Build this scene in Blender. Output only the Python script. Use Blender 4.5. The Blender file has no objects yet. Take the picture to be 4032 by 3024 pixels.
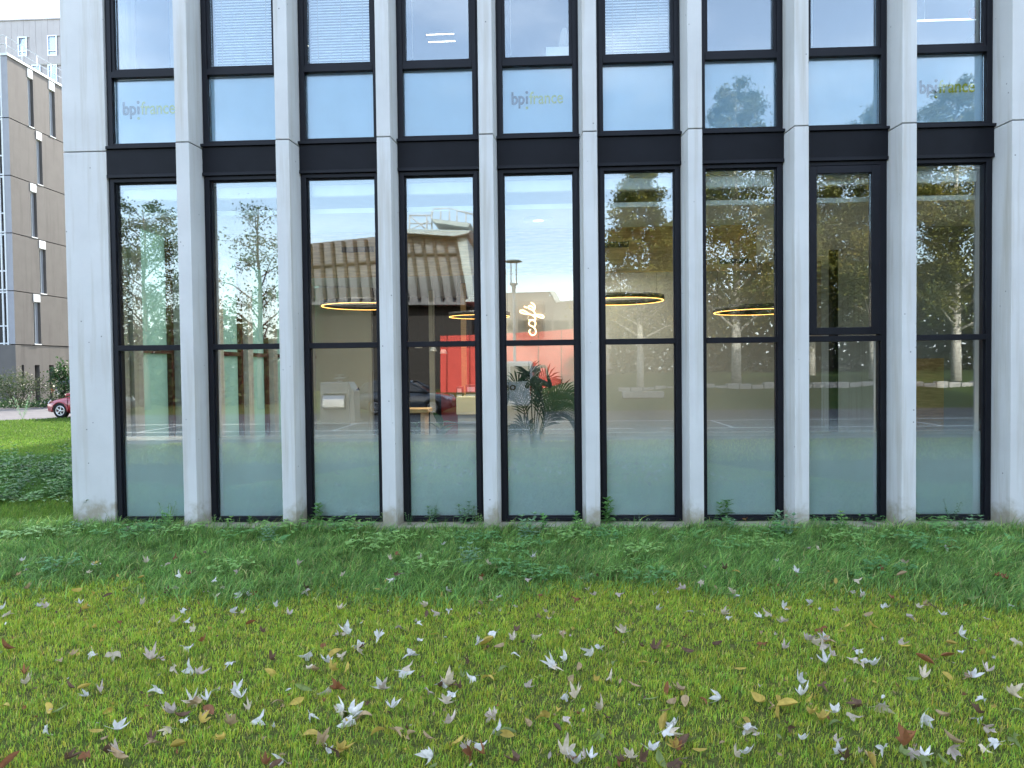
import bpy, math, random
import numpy as np
from mathutils import Vector, Matrix

random.seed(7)
rng = np.random.default_rng(11)
scene = bpy.context.scene
COL = scene.collection
PI = math.pi

# ------------------------------------------------------------------ camera
F_PX, CX, CY = 2755.49, 2016.0, 1512.0
CAM = np.array([0.02198, -8.16285, 1.83799])
YAW, PITCH, ROLL = -0.04332, -0.02452, -0.01187
_fw = np.array([math.sin(YAW) * math.cos(PITCH), math.cos(YAW) * math.cos(PITCH), math.sin(PITCH)])
_rt = np.array([math.cos(YAW), -math.sin(YAW), 0.0])
_up = np.cross(_rt, _fw)
RT = _rt * math.cos(ROLL) + _up * math.sin(ROLL)
UP = -_rt * math.sin(ROLL) + _up * math.cos(ROLL)
FW = _fw
cam_data = bpy.data.cameras.new("camera")
cam_data.sensor_fit = 'HORIZONTAL'
cam_data.sensor_width = 36.0
cam_data.lens = F_PX / 4032 * 36.0
cam_data.clip_start = 0.02
cam_data.clip_end = 2000
cam = bpy.data.objects.new("camera", cam_data)
cam.matrix_world = Matrix(((RT[0], UP[0], -FW[0], CAM[0]), (RT[1], UP[1], -FW[1], CAM[1]),
                           (RT[2], UP[2], -FW[2], CAM[2]), (0, 0, 0, 1)))
COL.objects.link(cam)
scene.camera = cam

# ------------------------------------------------------------------ world, sun, exposure
SUN_EL, SUN_AZ = math.radians(29), math.radians(8)      # azimuth measured from +Y towards +X (behind the building)
SKY_STRENGTH, SUN_STRENGTH, EXPOSURE = 0.15, 2.4, 2.42
world = bpy.data.worlds.new("World")
scene.world = world
world.use_nodes = True
wt = world.node_tree
for n in list(wt.nodes):
    wt.nodes.remove(n)
w_out = wt.nodes.new('ShaderNodeOutputWorld')
w_bg = wt.nodes.new('ShaderNodeBackground')
w_sky = wt.nodes.new('ShaderNodeTexSky')
w_sky.sky_type = 'NISHITA'
w_sky.sun_disc = False
w_sky.sun_elevation = SUN_EL
w_sky.sun_rotation = SUN_AZ
w_sky.air_density = 1.0
w_sky.dust_density = 1.6
w_sky.ozone_density = 1.0
# thin broken cloud, whiter towards the horizon
w_tc = wt.nodes.new('ShaderNodeTexCoord')
w_map = wt.nodes.new('ShaderNodeMapping')
w_map.inputs['Scale'].default_value = (1.6, 1.6, 4.5)
w_noise = wt.nodes.new('ShaderNodeTexNoise')
w_noise.inputs['Scale'].default_value = 1.7
w_noise.inputs['Detail'].default_value = 6
w_noise.inputs['Roughness'].default_value = 0.55
w_sep = wt.nodes.new('ShaderNodeSeparateXYZ')
w_hz = wt.nodes.new('ShaderNodeMapRange')
w_hz.inputs['From Min'].default_value = 0.02
w_hz.inputs['From Max'].default_value = 0.20
w_hz.inputs['To Min'].default_value = 0.14
w_hz.inputs['To Max'].default_value = 0.0
w_add = wt.nodes.new('ShaderNodeMath')
w_add.operation = 'ADD'
w_cl = wt.nodes.new('ShaderNodeMapRange')
w_cl.interpolation_type = 'SMOOTHSTEP'
w_cl.inputs['From Min'].default_value = 0.45
w_cl.inputs['From Max'].default_value = 0.90
w_cl.inputs['To Min'].default_value = 0.10
w_cl.inputs['To Max'].default_value = 0.6
w_mix = wt.nodes.new('ShaderNodeMix')
w_mix.data_type = 'RGBA'
w_mix.inputs['B'].default_value = (8.6, 9.0, 9.8, 1)
L = wt.links.new
L(w_tc.outputs['Generated'], w_map.inputs['Vector'])
L(w_map.outputs['Vector'], w_noise.inputs['Vector'])
L(w_tc.outputs['Generated'], w_sep.inputs[0])
L(w_sep.outputs['Z'], w_hz.inputs['Value'])
L(w_noise.outputs['Fac'], w_add.inputs[0])
L(w_hz.outputs['Result'], w_add.inputs[1])
L(w_add.outputs[0], w_cl.inputs['Value'])
L(w_cl.outputs['Result'], w_mix.inputs['Factor'])
L(w_sky.outputs[0], w_mix.inputs['A'])
L(w_mix.outputs['Result'], w_bg.inputs['Color'])
w_bg.inputs['Strength'].default_value = SKY_STRENGTH
L(w_bg.outputs[0], w_out.inputs['Surface'])

sun_data = bpy.data.lights.new("sun", 'SUN')
sun_data.energy = SUN_STRENGTH
sun_data.angle = math.radians(0.6)
sun_data.color = (1.0, 0.93, 0.82)
sun = bpy.data.objects.new("sun", sun_data)
to_sun = Vector((math.sin(SUN_AZ) * math.cos(SUN_EL), math.cos(SUN_AZ) * math.cos(SUN_EL), math.sin(SUN_EL)))
sun.rotation_euler = to_sun.to_track_quat('Z', 'Y').to_euler()
sun.location = (0, 0, 40)
COL.objects.link(sun)

vs = scene.view_settings
vs.view_transform = 'Standard'
vs.look = 'None'
vs.exposure = EXPOSURE
vs.gamma = 1.0
vs.use_curve_mapping = False
scene.cycles.use_denoising = True
scene.cycles.max_bounces = 10
scene.cycles.transparent_max_bounces = 16
scene.cycles.glossy_bounces = 5
scene.cycles.sample_clamp_indirect = 6

# ------------------------------------------------------------------ helpers
GLASS_Y = 0.345
GZ = -0.10                                   # lawn level (0 = lower edge of the ground floor glass)


def ray(px, py):
    return RT * ((px - CX) / F_PX) + UP * ((CY - py) / F_PX) + FW


def at(px, py, Y):
    """point of the place seen at a photo pixel, on the vertical plane y = Y"""
    d = ray(px, py)
    t = (Y - CAM[1]) / d[1]
    return CAM + t * d


def gnd(px, py, z=GZ):
    d = ray(px, py)
    t = (z - CAM[2]) / d[2]
    return CAM + t * d


def mirror(p):
    """a point seen in the glass stands as far before the facade as it appears behind it"""
    return np.array([p[0], 2 * GLASS_Y - p[1], p[2]])


ORG = {}


def tag(o, label=None, cat=None, group=None, kind=None):
    if label: o['label'] = label
    if cat: o['category'] = cat
    if group: o['group'] = group
    if kind: o['kind'] = kind
    return o


def thing(name, label, cat, loc=(0, 0, 0), rotz=0, group=None):
    o = bpy.data.objects.new(name, None)
    o.empty_display_size = 0.2
    COL.objects.link(o)
    o.location = loc
    o.rotation_euler = (0, 0, rotz)
    ORG[o.name] = Vector(loc)
    return tag(o, label, cat, group)


def link(name, me, parent=None):
    o = bpy.data.objects.new(name, me)
    COL.objects.link(o)
    if parent is not None:
        o.parent = parent
    return o


def copy_tree(o, parent=None):
    c = o.copy()
    COL.objects.link(c)
    c.parent = parent
    for ch in list(o.children):
        copy_tree(ch, c)
    return c


class MB:
    """collects boxes, prisms and tubes; build() links them as one mesh object"""

    def __init__(self):
        self.v, self.f, self.s = [], [], []

    def add(self, verts, faces, smooth=False):
        b = len(self.v)
        self.v += [tuple(map(float, p)) for p in verts]
        self.f += [tuple(i + b for i in f) for f in faces]
        self.s += [smooth] * len(faces)
        return self

    def box(self, x0, y0, z0, x1, y1, z1):
        if x1 < x0: x0, x1 = x1, x0
        if y1 < y0: y0, y1 = y1, y0
        if z1 < z0: z0, z1 = z1, z0
        v = [(x0, y0, z0), (x1, y0, z0), (x1, y1, z0), (x0, y1, z0),
             (x0, y0, z1), (x1, y0, z1), (x1, y1, z1), (x0, y1, z1)]
        return self.add(v, [(3, 2, 1, 0), (4, 5, 6, 7), (0, 1, 5, 4), (1, 2, 6, 5), (2, 3, 7, 6), (3, 0, 4, 7)])

    def fbox(self, fr, u0, w0, z0, u1, w1, z1):
        """box in a turned frame fr(u, w, z) -> world"""
        if u1 < u0: u0, u1 = u1, u0
        if w1 < w0: w0, w1 = w1, w0
        v = [fr(u0, w0, z0), fr(u1, w0, z0), fr(u1, w1, z0), fr(u0, w1, z0),
             fr(u0, w0, z1), fr(u1, w0, z1), fr(u1, w1, z1), fr(u0, w1, z1)]
        return self.add(v, [(3, 2, 1, 0), (4, 5, 6, 7), (0, 1, 5, 4), (1, 2, 6, 5), (2, 3, 7, 6), (3, 0, 4, 7)])

    def prism(self, poly, d, smooth=False):
        """closed polygon of 3-d points pushed along d"""
        n = len(poly)
        d = np.array(d, float)
        top = [np.array(p, float) + d for p in poly]
        fs = [tuple(range(n))[::-1], tuple(range(n, 2 * n))]
        self.add(list(poly) + top, fs)
        b = len(self.v) - 2 * n
        for i in range(n):
            j = (i + 1) % n
            self.f.append((b + i, b + j, b + n + j, b + n + i))
            self.s.append(smooth)
        return self

    def tube(self, pts, r, n=6, caps=True):
        pts = [Vector(p) for p in pts]
        rs = r if isinstance(r, (list, tuple)) else [r] * len(pts)
        rings = []
        up = None
        for i, p in enumerate(pts):
            t = (pts[min(i + 1, len(pts) - 1)] - pts[max(i - 1, 0)])
            if t.length < 1e-9: t = Vector((0, 0, 1))
            t.normalize()
            if up is None:
                up = Vector((0, 0, 1)) if abs(t.z) < 0.9 else Vector((1, 0, 0))
            a = t.cross(up)
            if a.length < 1e-6:
                a = t.orthogonal()
            a.normalize()
            b = a.cross(t).normalized()
            up = b
            rings.append([p + (a * math.cos(2 * PI * k / n) + b * math.sin(2 * PI * k / n)) * rs[i] for k in range(n)])
        base = len(self.v)
        for rg in rings:
            self.v += [tuple(q) for q in rg]
        for i in range(len(rings) - 1):
            for k in range(n):
                k2 = (k + 1) % n
                self.f.append((base + i * n + k, base + i * n + k2, base + (i + 1) * n + k2, base + (i + 1) * n + k))
                self.s.append(True)
        if caps:
            self.f.append(tuple(base + k for k in range(n))[::-1]); self.s.append(False)
            e = base + (len(rings) - 1) * n
            self.f.append(tuple(e + k for k in range(n))); self.s.append(False)
        return self

    def lathe(self, prof, c=(0, 0, 0), n=24, closed=False):
        base = len(self.v)
        for (r, z) in prof:
            for k in range(n):
                a = 2 * PI * k / n
                self.v.append((c[0] + r * math.cos(a), c[1] + r * math.sin(a), c[2] + z))
        m = len(prof)
        for i in range(m if closed else m - 1):
            i2 = (i + 1) % m
            for k in range(n):
                k2 = (k + 1) % n
                self.f.append((base + i * n + k, base + i * n + k2, base + i2 * n + k2, base + i2 * n + k))
                self.s.append(True)
        return self

    def mesh(self, name, mats, org=None):
        me = bpy.data.meshes.new(name)
        v = self.v
        if org is not None and (org[0] or org[1] or org[2]):
            v = [(p[0] - org[0], p[1] - org[1], p[2] - org[2]) for p in v]
        me.from_pydata(v, [], self.f)
        me.polygons.foreach_set('use_smooth', self.s)
        for m in (mats if isinstance(mats, (list, tuple)) else [mats]):
            me.materials.append(m)
        me.update()
        return me

    def build(self, name, mats, parent=None, bevel=0):
        org = ORG.get(parent.name, Vector((0, 0, 0))) if parent is not None else Vector((0, 0, 0))
        o = link(name, self.mesh(name, mats, org), parent)
        ORG[o.name] = org
        if bevel:
            md = o.modifiers.new('bevel', 'BEVEL')
            md.width = bevel
            md.segments = 2
            md.limit_method = 'ANGLE'
        return o


# ------------------------------------------------------------------ materials
MATS = {}


def _nt(name):
    m = bpy.data.materials.new(name)
    m.use_nodes = True
    nt = m.node_tree
    for n in list(nt.nodes):
        nt.nodes.remove(n)
    out = nt.nodes.new('ShaderNodeOutputMaterial')
    MATS[name] = m
    return m, nt, out


def _noise(nt, scale, detail=4, rough=0.55, stretch=None, coord='Object'):
    tc = nt.nodes.new('ShaderNodeTexCoord')
    nz = nt.nodes.new('ShaderNodeTexNoise')
    nz.inputs['Scale'].default_value = scale
    nz.inputs['Detail'].default_value = detail
    nz.inputs['Roughness'].default_value = rough
    if stretch:
        mp = nt.nodes.new('ShaderNodeMapping')
        mp.inputs['Scale'].default_value = stretch
        nt.links.new(tc.outputs[coord], mp.inputs['Vector'])
        nt.links.new(mp.outputs['Vector'], nz.inputs['Vector'])
    else:
        nt.links.new(tc.outputs[coord], nz.inputs['Vector'])
    return nz.outputs['Fac']


def _ramp(nt, val, a, b, ca, cb, smooth=False):
    mr = nt.nodes.new('ShaderNodeMapRange')
    mr.inputs['From Min'].default_value = a
    mr.inputs['From Max'].default_value = b
    if smooth: mr.interpolation_type = 'SMOOTHSTEP'
    nt.links.new(val, mr.inputs['Value'])
    mx = nt.nodes.new('ShaderNodeMix')
    mx.data_type = 'RGBA'
    nt.links.new(mr.outputs['Result'], mx.inputs['Factor'])
    for key, c in (('A', ca), ('B', cb)):
        if isinstance(c, tuple):
            mx.inputs[key].default_value = (*c[:3], 1)
        else:
            nt.links.new(c, mx.inputs[key])
    return mx.outputs['Result']


def _mr(nt, val, a, b, c=0.0, d=1.0, smooth=False):
    mr = nt.nodes.new('ShaderNodeMapRange')
    mr.inputs['From Min'].default_value = a
    mr.inputs['From Max'].default_value = b
    mr.inputs['To Min'].default_value = c
    mr.inputs['To Max'].default_value = d
    if smooth: mr.interpolation_type = 'SMOOTHSTEP'
    nt.links.new(val, mr.inputs['Value'])
    return mr.outputs['Result']


def _bump(nt, val, strength, dist=0.01):
    b = nt.nodes.new('ShaderNodeBump')
    b.inputs['Strength'].default_value = strength
    b.inputs['Distance'].default_value = dist
    nt.links.new(val, b.inputs['Height'])
    return b.outputs['Normal']


def mat(name, c, rough=0.6, spec=0.4, metal=0.0, vary=0.12, scale=6.0, bump=0.0, bscale=60.0, stretch=None, emit=None, estr=0.0,
        trans=0.0):
    m, nt, out = _nt(name)
    p = nt.nodes.new('ShaderNodeBsdfPrincipled')
    p.inputs['Roughness'].default_value = rough
    p.inputs['Specular IOR Level'].default_value = spec
    p.inputs['Metallic'].default_value = metal
    if vary:
        n = _noise(nt, scale, 5, stretch=stretch)
        lo = tuple(x * (1 - vary) for x in c)
        hi = tuple(min(1, x * (1 + vary)) for x in c)
        nt.links.new(_ramp(nt, n, 0.3, 0.7, lo, hi), p.inputs['Base Color'])
    else:
        p.inputs['Base Color'].default_value = (*c, 1)
    if bump:
        nt.links.new(_bump(nt, _noise(nt, bscale, 5, stretch=stretch), bump), p.inputs['Normal'])
    if emit:
        p.inputs['Emission Color'].default_value = (*emit, 1)
        p.inputs['Emission Strength'].default_value = estr
    sh = p.outputs[0]
    if trans:
        t = nt.nodes.new('ShaderNodeBsdfTranslucent')
        t.inputs['Color'].default_value = (*[min(1, x * 1.3) for x in c], 1)
        mx = nt.nodes.new('ShaderNodeMixShader')
        mx.inputs[0].default_value = trans
        nt.links.new(sh, mx.inputs[1])
        nt.links.new(t.outputs[0], mx.inputs[2])
        sh = mx.outputs[0]
    nt.links.new(sh, out.inputs['Surface'])
    return m


def concrete(name, base, stain, bug=True, streak=(9, 9, 0.45)):
    m, nt, out = _nt(name)
    p = nt.nodes.new('ShaderNodeBsdfPrincipled')
    p.inputs['Roughness'].default_value = 0.75
    p.inputs['Specular IOR Level'].default_value = 0.25
    a = _noise(nt, 1.3, 6, 0.6)
    c = _ramp(nt, a, 0.35, 0.68, base, tuple(x * 0.88 for x in base))
    s = _noise(nt, 1.0, 6, 0.62, stretch=streak)              # run-off streaks
    c = _ramp(nt, s, 0.50, 0.74, c, stain)
    if bug:
        tz = nt.nodes.new('ShaderNodeTexCoord'); sz = nt.nodes.new('ShaderNodeSeparateXYZ')
        nt.links.new(tz.outputs['Object'], sz.inputs[0])
        ad = nt.nodes.new('ShaderNodeMath'); ad.operation = 'MULTIPLY_ADD'
        nt.links.new(_noise(nt, 5, 5, 0.65), ad.inputs[0]); ad.inputs[1].default_value = -.75
        nt.links.new(sz.outputs['Z'], ad.inputs[2])
        c = _ramp(nt, ad.outputs[0], -.42, -.10, (.30, .27, .20), c, True)
    g = _noise(nt, 140, 2, 0.5)
    c = _ramp(nt, g, 0.62, 0.9, c, tuple(x * 0.8 for x in base))
    nrm = _bump(nt, _noise(nt, 35, 6, 0.6), 0.12, 0.006)
    if bug:                                                  # small blow holes
        tc = nt.nodes.new('ShaderNodeTexCoord')
        vo = nt.nodes.new('ShaderNodeTexVoronoi')
        vo.inputs['Scale'].default_value = 9
        nt.links.new(tc.outputs['Object'], vo.inputs['Vector'])
        wn = nt.nodes.new('ShaderNodeTexWhiteNoise')
        nt.links.new(vo.outputs['Position'], wn.inputs['Vector'])
        keep = _mr(nt, wn.outputs['Value'], 0.74, 0.75)
        dot = _mr(nt, vo.outputs['Distance'], 0.05, 0.10, 1.0, 0.0)
        mu = nt.nodes.new('ShaderNodeMath'); mu.operation = 'MULTIPLY'
        nt.links.new(keep, mu.inputs[0]); nt.links.new(dot, mu.inputs[1])
        c = _ramp(nt, mu.outputs[0], 0.0, 1.0, c, tuple(x * 0.35 for x in base))
    nt.links.new(c, p.inputs['Base Color'])
    nt.links.new(nrm, p.inputs['Normal'])
    nt.links.new(p.outputs[0], out.inputs['Surface'])
    return m


def glass(name, tint=(0.92, 0.96, 0.95), r0=0.13, wavy=0.006):
    """one face of an insulating pane: mirrors a share of the outside, lets the rest through"""
    m, nt, out = _nt(name)
    t = nt.nodes.new('ShaderNodeBsdfTransparent')
    t.inputs['Color'].default_value = (*tint, 1)
    g = nt.nodes.new('ShaderNodeBsdfGlossy')
    g.inputs['Roughness'].default_value = 0.0
    g.inputs['Color'].default_value = (0.95, 0.98, 1.0, 1)
    nrm = _bump(nt, _noise(nt, 1.1, 2, 0.4), wavy, 0.03)
    nt.links.new(nrm, g.inputs['Normal'])
    fr = nt.nodes.new('ShaderNodeFresnel')
    fr.inputs['IOR'].default_value = 1.5
    fac = _mr(nt, fr.outputs[0], 0.04, 1.0, r0, 1.0)
    mx = nt.nodes.new('ShaderNodeMixShader')
    nt.links.new(fac, mx.inputs[0])
    nt.links.new(t.outputs[0], mx.inputs[1])
    nt.links.new(g.outputs[0], mx.inputs[2])
    nt.links.new(mx.outputs[0], out.inputs['Surface'])
    return m


def film(name, col, z0=None, z1=None, amax=0.93, transl=0.35):
    """frosted sheet stuck to the glass; printed fade between heights z0 (solid) and z1 (clear)"""
    m, nt, out = _nt(name)
    d = nt.nodes.new('ShaderNodeBsdfDiffuse')
    tl = nt.nodes.new('ShaderNodeBsdfTranslucent')
    n = _noise(nt, 0.9, 4, 0.6)
    c = _ramp(nt, n, 0.35, 0.7, col, tuple(x * 0.86 for x in col))
    nt.links.new(c, d.inputs['Color'])
    nt.links.new(c, tl.inputs['Color'])
    mx = nt.nodes.new('ShaderNodeMixShader')
    mx.inputs[0].default_value = transl
    nt.links.new(d.outputs[0], mx.inputs[1])
    nt.links.new(tl.outputs[0], mx.inputs[2])
    t = nt.nodes.new('ShaderNodeBsdfTransparent')
    m2 = nt.nodes.new('ShaderNodeMixShader')
    if z0 is not None:
        tc = nt.nodes.new('ShaderNodeTexCoord')
        sp = nt.nodes.new('ShaderNodeSeparateXYZ')
        nt.links.new(tc.outputs['Object'], sp.inputs[0])
        nt.links.new(_mr(nt, sp.outputs['Z'], z0, z1, amax, 0.0, True), m2.inputs[0])
    else:
        m2.inputs[0].default_value = amax
    nt.links.new(t.outputs[0], m2.inputs[1])
    nt.links.new(mx.outputs[0], m2.inputs[2])
    nt.links.new(m2.outputs[0], out.inputs['Surface'])
    return m


def blade_mat(name, trans=0.3):
    """grass and leaf colour from the per-blade colour attribute"""
    m, nt, out = _nt(name)
    at_ = nt.nodes.new('ShaderNodeAttribute')
    at_.attribute_name = 'tint'
    p = nt.nodes.new('ShaderNodeBsdfPrincipled')
    p.inputs['Roughness'].default_value = 0.5
    p.inputs['Specular IOR Level'].default_value = 0.3
    nt.links.new(at_.outputs['Color'], p.inputs['Base Color'])
    t = nt.nodes.new('ShaderNodeBsdfTranslucent')
    nt.links.new(at_.outputs['Color'], t.inputs['Color'])
    mx = nt.nodes.new('ShaderNodeMixShader')
    mx.inputs[0].default_value = trans
    nt.links.new(p.outputs[0], mx.inputs[1])
    nt.links.new(t.outputs[0], mx.inputs[2])
    nt.links.new(mx.outputs[0], out.inputs['Surface'])
    return m


M_FIN = concrete('pale_concrete', (0.57, 0.565, 0.55), (0.43, 0.405, 0.355))
M_SILLC = concrete('sill_concrete', (0.42, 0.42, 0.42), (0.3, 0.3, 0.28))
M_FRAME = mat('black_frame', (0.007, 0.0075, 0.011), 0.5, 0.2, vary=0.2, scale=3)
M_SPAN = mat('black_spandrel', (0.005, 0.0055, 0.008), 0.55, 0.16, vary=0.25, scale=4, bump=0.03, bscale=8)
M_GLASS = glass('window_glass', r0=0.105)
M_GLASS_FROST = glass('parapet_glass', r0=0.06)
M_GLASS_UP = glass('upper_glass', r0=0.115)
M_GLASS_FAR = glass('far_glass', tint=(0.8, 0.85, 0.87), r0=0.15)
M_FILM = film('frosted_fade', (0.78, 0.87, 0.90), 0.55, 1.28, amax=.97, transl=0.2)
M_FILM_UP = film('frosted_film', (0.52, 0.68, 0.84), amax=0.97, transl=0.2)
M_FILM_SIDE = film('green_frosted', (0.54, 0.68, 0.57), amax=0.9, transl=0.75)
M_WHITE = mat('white_plaster', (0.72, 0.72, 0.69), 0.8, 0.2, vary=0.04)
M_GREYWALL = mat('grey_wall', (0.36, 0.35, 0.31), 0.8, 0.2, vary=0.06, scale=1)
M_OFFICE = mat('blue_grey_office', (0.17, 0.185, 0.21), 0.8, 0.2, vary=0.06, scale=1)
M_BEIGE = mat('beige_wall', (0.62, 0.57, 0.46), 0.8, 0.2, vary=0.06, scale=1)
M_WOODPANEL = mat('oak_panel', (0.58, 0.36, 0.16), 0.5, 0.3, vary=0.25, scale=5, stretch=(1, 1, 9))
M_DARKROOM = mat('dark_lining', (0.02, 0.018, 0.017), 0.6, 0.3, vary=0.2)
M_REDPANEL = mat('red_panel', (0.42, 0.05, 0.035), 0.6, 0.3, vary=0.08)
M_REDBROWN = mat('red_brown_frame', (0.09, 0.022, 0.018), 0.5, 0.3, vary=0.1)
M_FLOOR = mat('grey_floor', (0.22, 0.21, 0.2), 0.35, 0.4, vary=0.1)
M_GRILLE = mat('grille_black', (0.008, 0.008, 0.01), 0.5, 0.4, vary=0)
M_LED = mat('warm_led', (1, 0.75, 0.4), vary=0, emit=(1.0, 0.44, 0.10), estr=1.3)
M_NEON = mat('warm_neon', (1, 0.8, 0.5), vary=0, emit=(1.0, 0.58, 0.24), estr=1.5)
M_TUBE = mat('white_tube', (1, 1, 1), vary=0, emit=(1.0, 0.86, 0.68), estr=3.5)
M_TUBEW = mat('cool_tube', (1, 1, 1), vary=0, emit=(0.85, 0.93, 1.0), estr=0.5)
M_BAFFLE = mat('black_baffle', (0.001, 0.001, 0.001), 1.0, 0.0, vary=0)
M_FILL = mat('added_fill_glow', (1, 1, 1), vary=0, emit=(1.0, 0.92, 0.82), estr=34.0)  # glow of the added fill lights over the cafe
M_BLACK = mat('matt_black', (0.012, 0.012, 0.012), 0.55, 0.4, vary=0.1)
M_CHROME = mat('brushed_steel', (0.55, 0.56, 0.58), 0.3, 0.5, metal=1.0, vary=0.1)
M_BLIND = mat('blind_slat', (0.72, 0.76, 0.8), 0.5, 0.4, vary=0.03)
M_LOGO_GREY = mat('logo_grey', (0.025, 0.033, 0.06), 0.5, 0.3, vary=0)
M_LOGO_YEL = mat('logo_yellow', (0.36, 0.38, 0.03), 0.5, 0.3, vary=0)
M_GRASS = blade_mat('grass_blades', 0.45)
M_LEAF = blade_mat('plant_leaves', 0.35)
M_BARK = mat('bark', (0.10, 0.08, 0.06), 0.9, 0.1, vary=0.4, scale=12, bump=0.5, bscale=20, stretch=(1, 1, 0.3))
M_BIRCH = mat('birch_bark', (0.5, 0.48, 0.43), 0.8, 0.2, vary=0.45, scale=7, stretch=(1, 1, 2.5))


def soil_mat(name, a, b):
    m, nt, out = _nt(name)
    p = nt.nodes.new('ShaderNodeBsdfPrincipled')
    p.inputs['Roughness'].default_value = 0.95
    p.inputs['Specular IOR Level'].default_value = 0.1
    c = _ramp(nt, _noise(nt, 0.8, 8, 0.65), 0.35, 0.65, a, b)
    c = _ramp(nt, _noise(nt, 55, 3, 0.6), 0.35, 0.75, c, tuple(x * 0.45 for x in a))
    nt.links.new(c, p.inputs['Base Color'])
    nt.links.new(_bump(nt, _noise(nt, 40, 6, 0.7), 0.8, 0.03), p.inputs['Normal'])
    nt.links.new(p.outputs[0], out.inputs['Surface'])
    return m


M_LAWN = soil_mat('lawn_ground', (0.10, 0.13, 0.03), (0.14, 0.14, 0.045))
M_BANK = soil_mat('bank_ground', (0.05, 0.10, 0.025), (0.09, 0.12, 0.03))
M_ASPHALT = mat('asphalt', (0.10, 0.10, 0.105), 0.9, 0.2, vary=0.18, scale=1.5, bump=0.3, bscale=120)
M_PATH = mat('worn_paving', (0.115, 0.11, 0.112), 0.9, 0.2, vary=0.15, scale=2, bump=0.2, bscale=80)
M_LINE = mat('road_paint', (0.75, 0.75, 0.73), 0.7, 0.3, vary=0.12, scale=9)
M_KERB = mat('kerb_stone', (0.36, 0.35, 0.33), 0.85, 0.2, vary=0.2, scale=5)

# ------------------------------------------------------------------ ground, roads
P = 1.2
g = MB()
g.add([(-260, -260, GZ), (260, -260, GZ), (260, 260, GZ), (-260, 260, GZ)], [(0, 1, 2, 3)])
tag(g.build('lawn_ground', M_LAWN), kind='structure')

ROAD_N, ROAD_F = -10.4, -21.2
g = MB().box(-120, ROAD_F, GZ + 0.002, 120, ROAD_N, GZ + 0.006)
tag(g.build('road', M_ASPHALT), kind='structure')
g = MB().box(-120, ROAD_N + 0.18, GZ + 0.002, 120, ROAD_N + 1.1, GZ + 0.007)
tag(g.build('pavement', M_PATH), kind='structure')
g = MB()
for k in range(60):
    g.box(-60 + k * 2.0, ROAD_N, GZ - 0.05, -60 + k * 2.0 + 1.985, ROAD_N + 0.17, GZ + 0.11)
tag(g.build('kerb', M_KERB), kind='structure')
g = MB()
g.box(-100, -12.75, GZ + 0.004, 2.8, -12.61, GZ + 0.010)
g.box(3.6, -12.75, GZ + 0.004, 100, -12.61, GZ + 0.010)
g.box(-100, -15.70, GZ + 0.004, 100, -15.56, GZ + 0.010)
for k in range(14):
    g.box(-50 + k * 6.2, -15.56, GZ + 0.004, -49.9 + k * 6.2, -12.75, GZ + 0.0098)
tag(g.build('road_markings', M_LINE), kind='structure')

# grassy bank beyond the road, rising to a low terrace
nx, prof = 61, [(-21.4, GZ), (-24, 0.12), (-27, 0.5), (-30, 0.95), (-33, 1.2), (-40, 1.35), (-43.5, 1.2), (-45.5, GZ - 0.05)]
vs_, fs_ = [], []
for i in range(nx):
    x = -12 + i * 1.7
    for j, (y, z) in enumerate(prof):
        k = min(1.0, max(0.0, (x + 1.5) / 6.0))
        vs_.append((x, y + 0.4 * math.sin(x * 0.7 + j), GZ - 0.02 + (z - GZ) * k + (0.06 * math.sin(x * 1.3 + j * 2.1) * k if 0 < j < 7 else 0)))
for i in range(nx - 1):
    for j in range(len(prof) - 1):
        a = i * len(prof) + j
        fs_.append((a, a + len(prof), a + len(prof) + 1, a + 1))
g = MB(); g.add(vs_, fs_, True)
tag(g.build('grass_bank', M_BANK), kind='structure')

# left hand street with its kerb
a0, a1 = gnd(-60, 1661), gnd(420, 1641)
b0, b1 = gnd(-60, 1596), gnd(420, 1581)
g = MB()
ex = lambda p, q, t: p + (q - p) * t
g.add([ex(a0, a1, -6) + [0, 0, .004], ex(a0, a1, 2.2) + [0, 0, .004], ex(b0, b1, 2.2) + [0, 0, .004], ex(b0, b1, -6) + [0, 0, .004]],
      [(0, 1, 2, 3)])
tag(g.build('street', M_PATH), kind='structure')
g = MB()
dn = (b0 - a0) / np.linalg.norm(b0 - a0) * 0.25
for t in np.arange(-1, 2, 0.22):
    p0, p1 = ex(b0, b1, t), ex(b0, b1, t + 0.215)
    g.prism([p0, p1, p1 + dn, p0 + dn], (0, 0, 0.12))
tag(g.build('street_kerb', M_KERB), kind='structure')
g = MB()
ft = (a0 + (b0 - a0) * 0.42); ft1 = (a1 + (b1 - a1) * 0.42)
g.prism([ex(ft, ft1, -1), ex(ft, ft1, 2), ex(ft, ft1, 2) + dn * 0.5, ex(ft, ft1, -1) + dn * 0.5], (0, 0, 0.008))
tag(g.build('street_gutter', M_ASPHALT), kind='structure')

# ------------------------------------------------------------------ the office building
bld = thing('office_building', 'office building of pale concrete fins and tall black framed windows standing on the lawn', 'office building')
FA, FB, FD = 0.0804, 0.109, 0.297
Z_J = 4.54            # joint in the fins
Z_TOP = 8.2


def fin(xc, z0, z1):
    m = MB()
    m.prism([(xc - FA, 0, z0), (xc + FA, 0, z0), (xc + FB, FD, z0), (xc + FB, 0.62, z0), (xc - FB, 0.62, z0), (xc - FB, FD, z0)], (0, 0, z1 - z0))
    return m.build('concrete_fin', M_FIN, bld, bevel=0.006)


for i in range(1, 9):
    xc = (i - 4.5) * P
    fin(xc, GZ - 0.3, Z_J - 0.006)
    fin(xc, Z_J + 0.006, Z_TOP)
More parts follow.
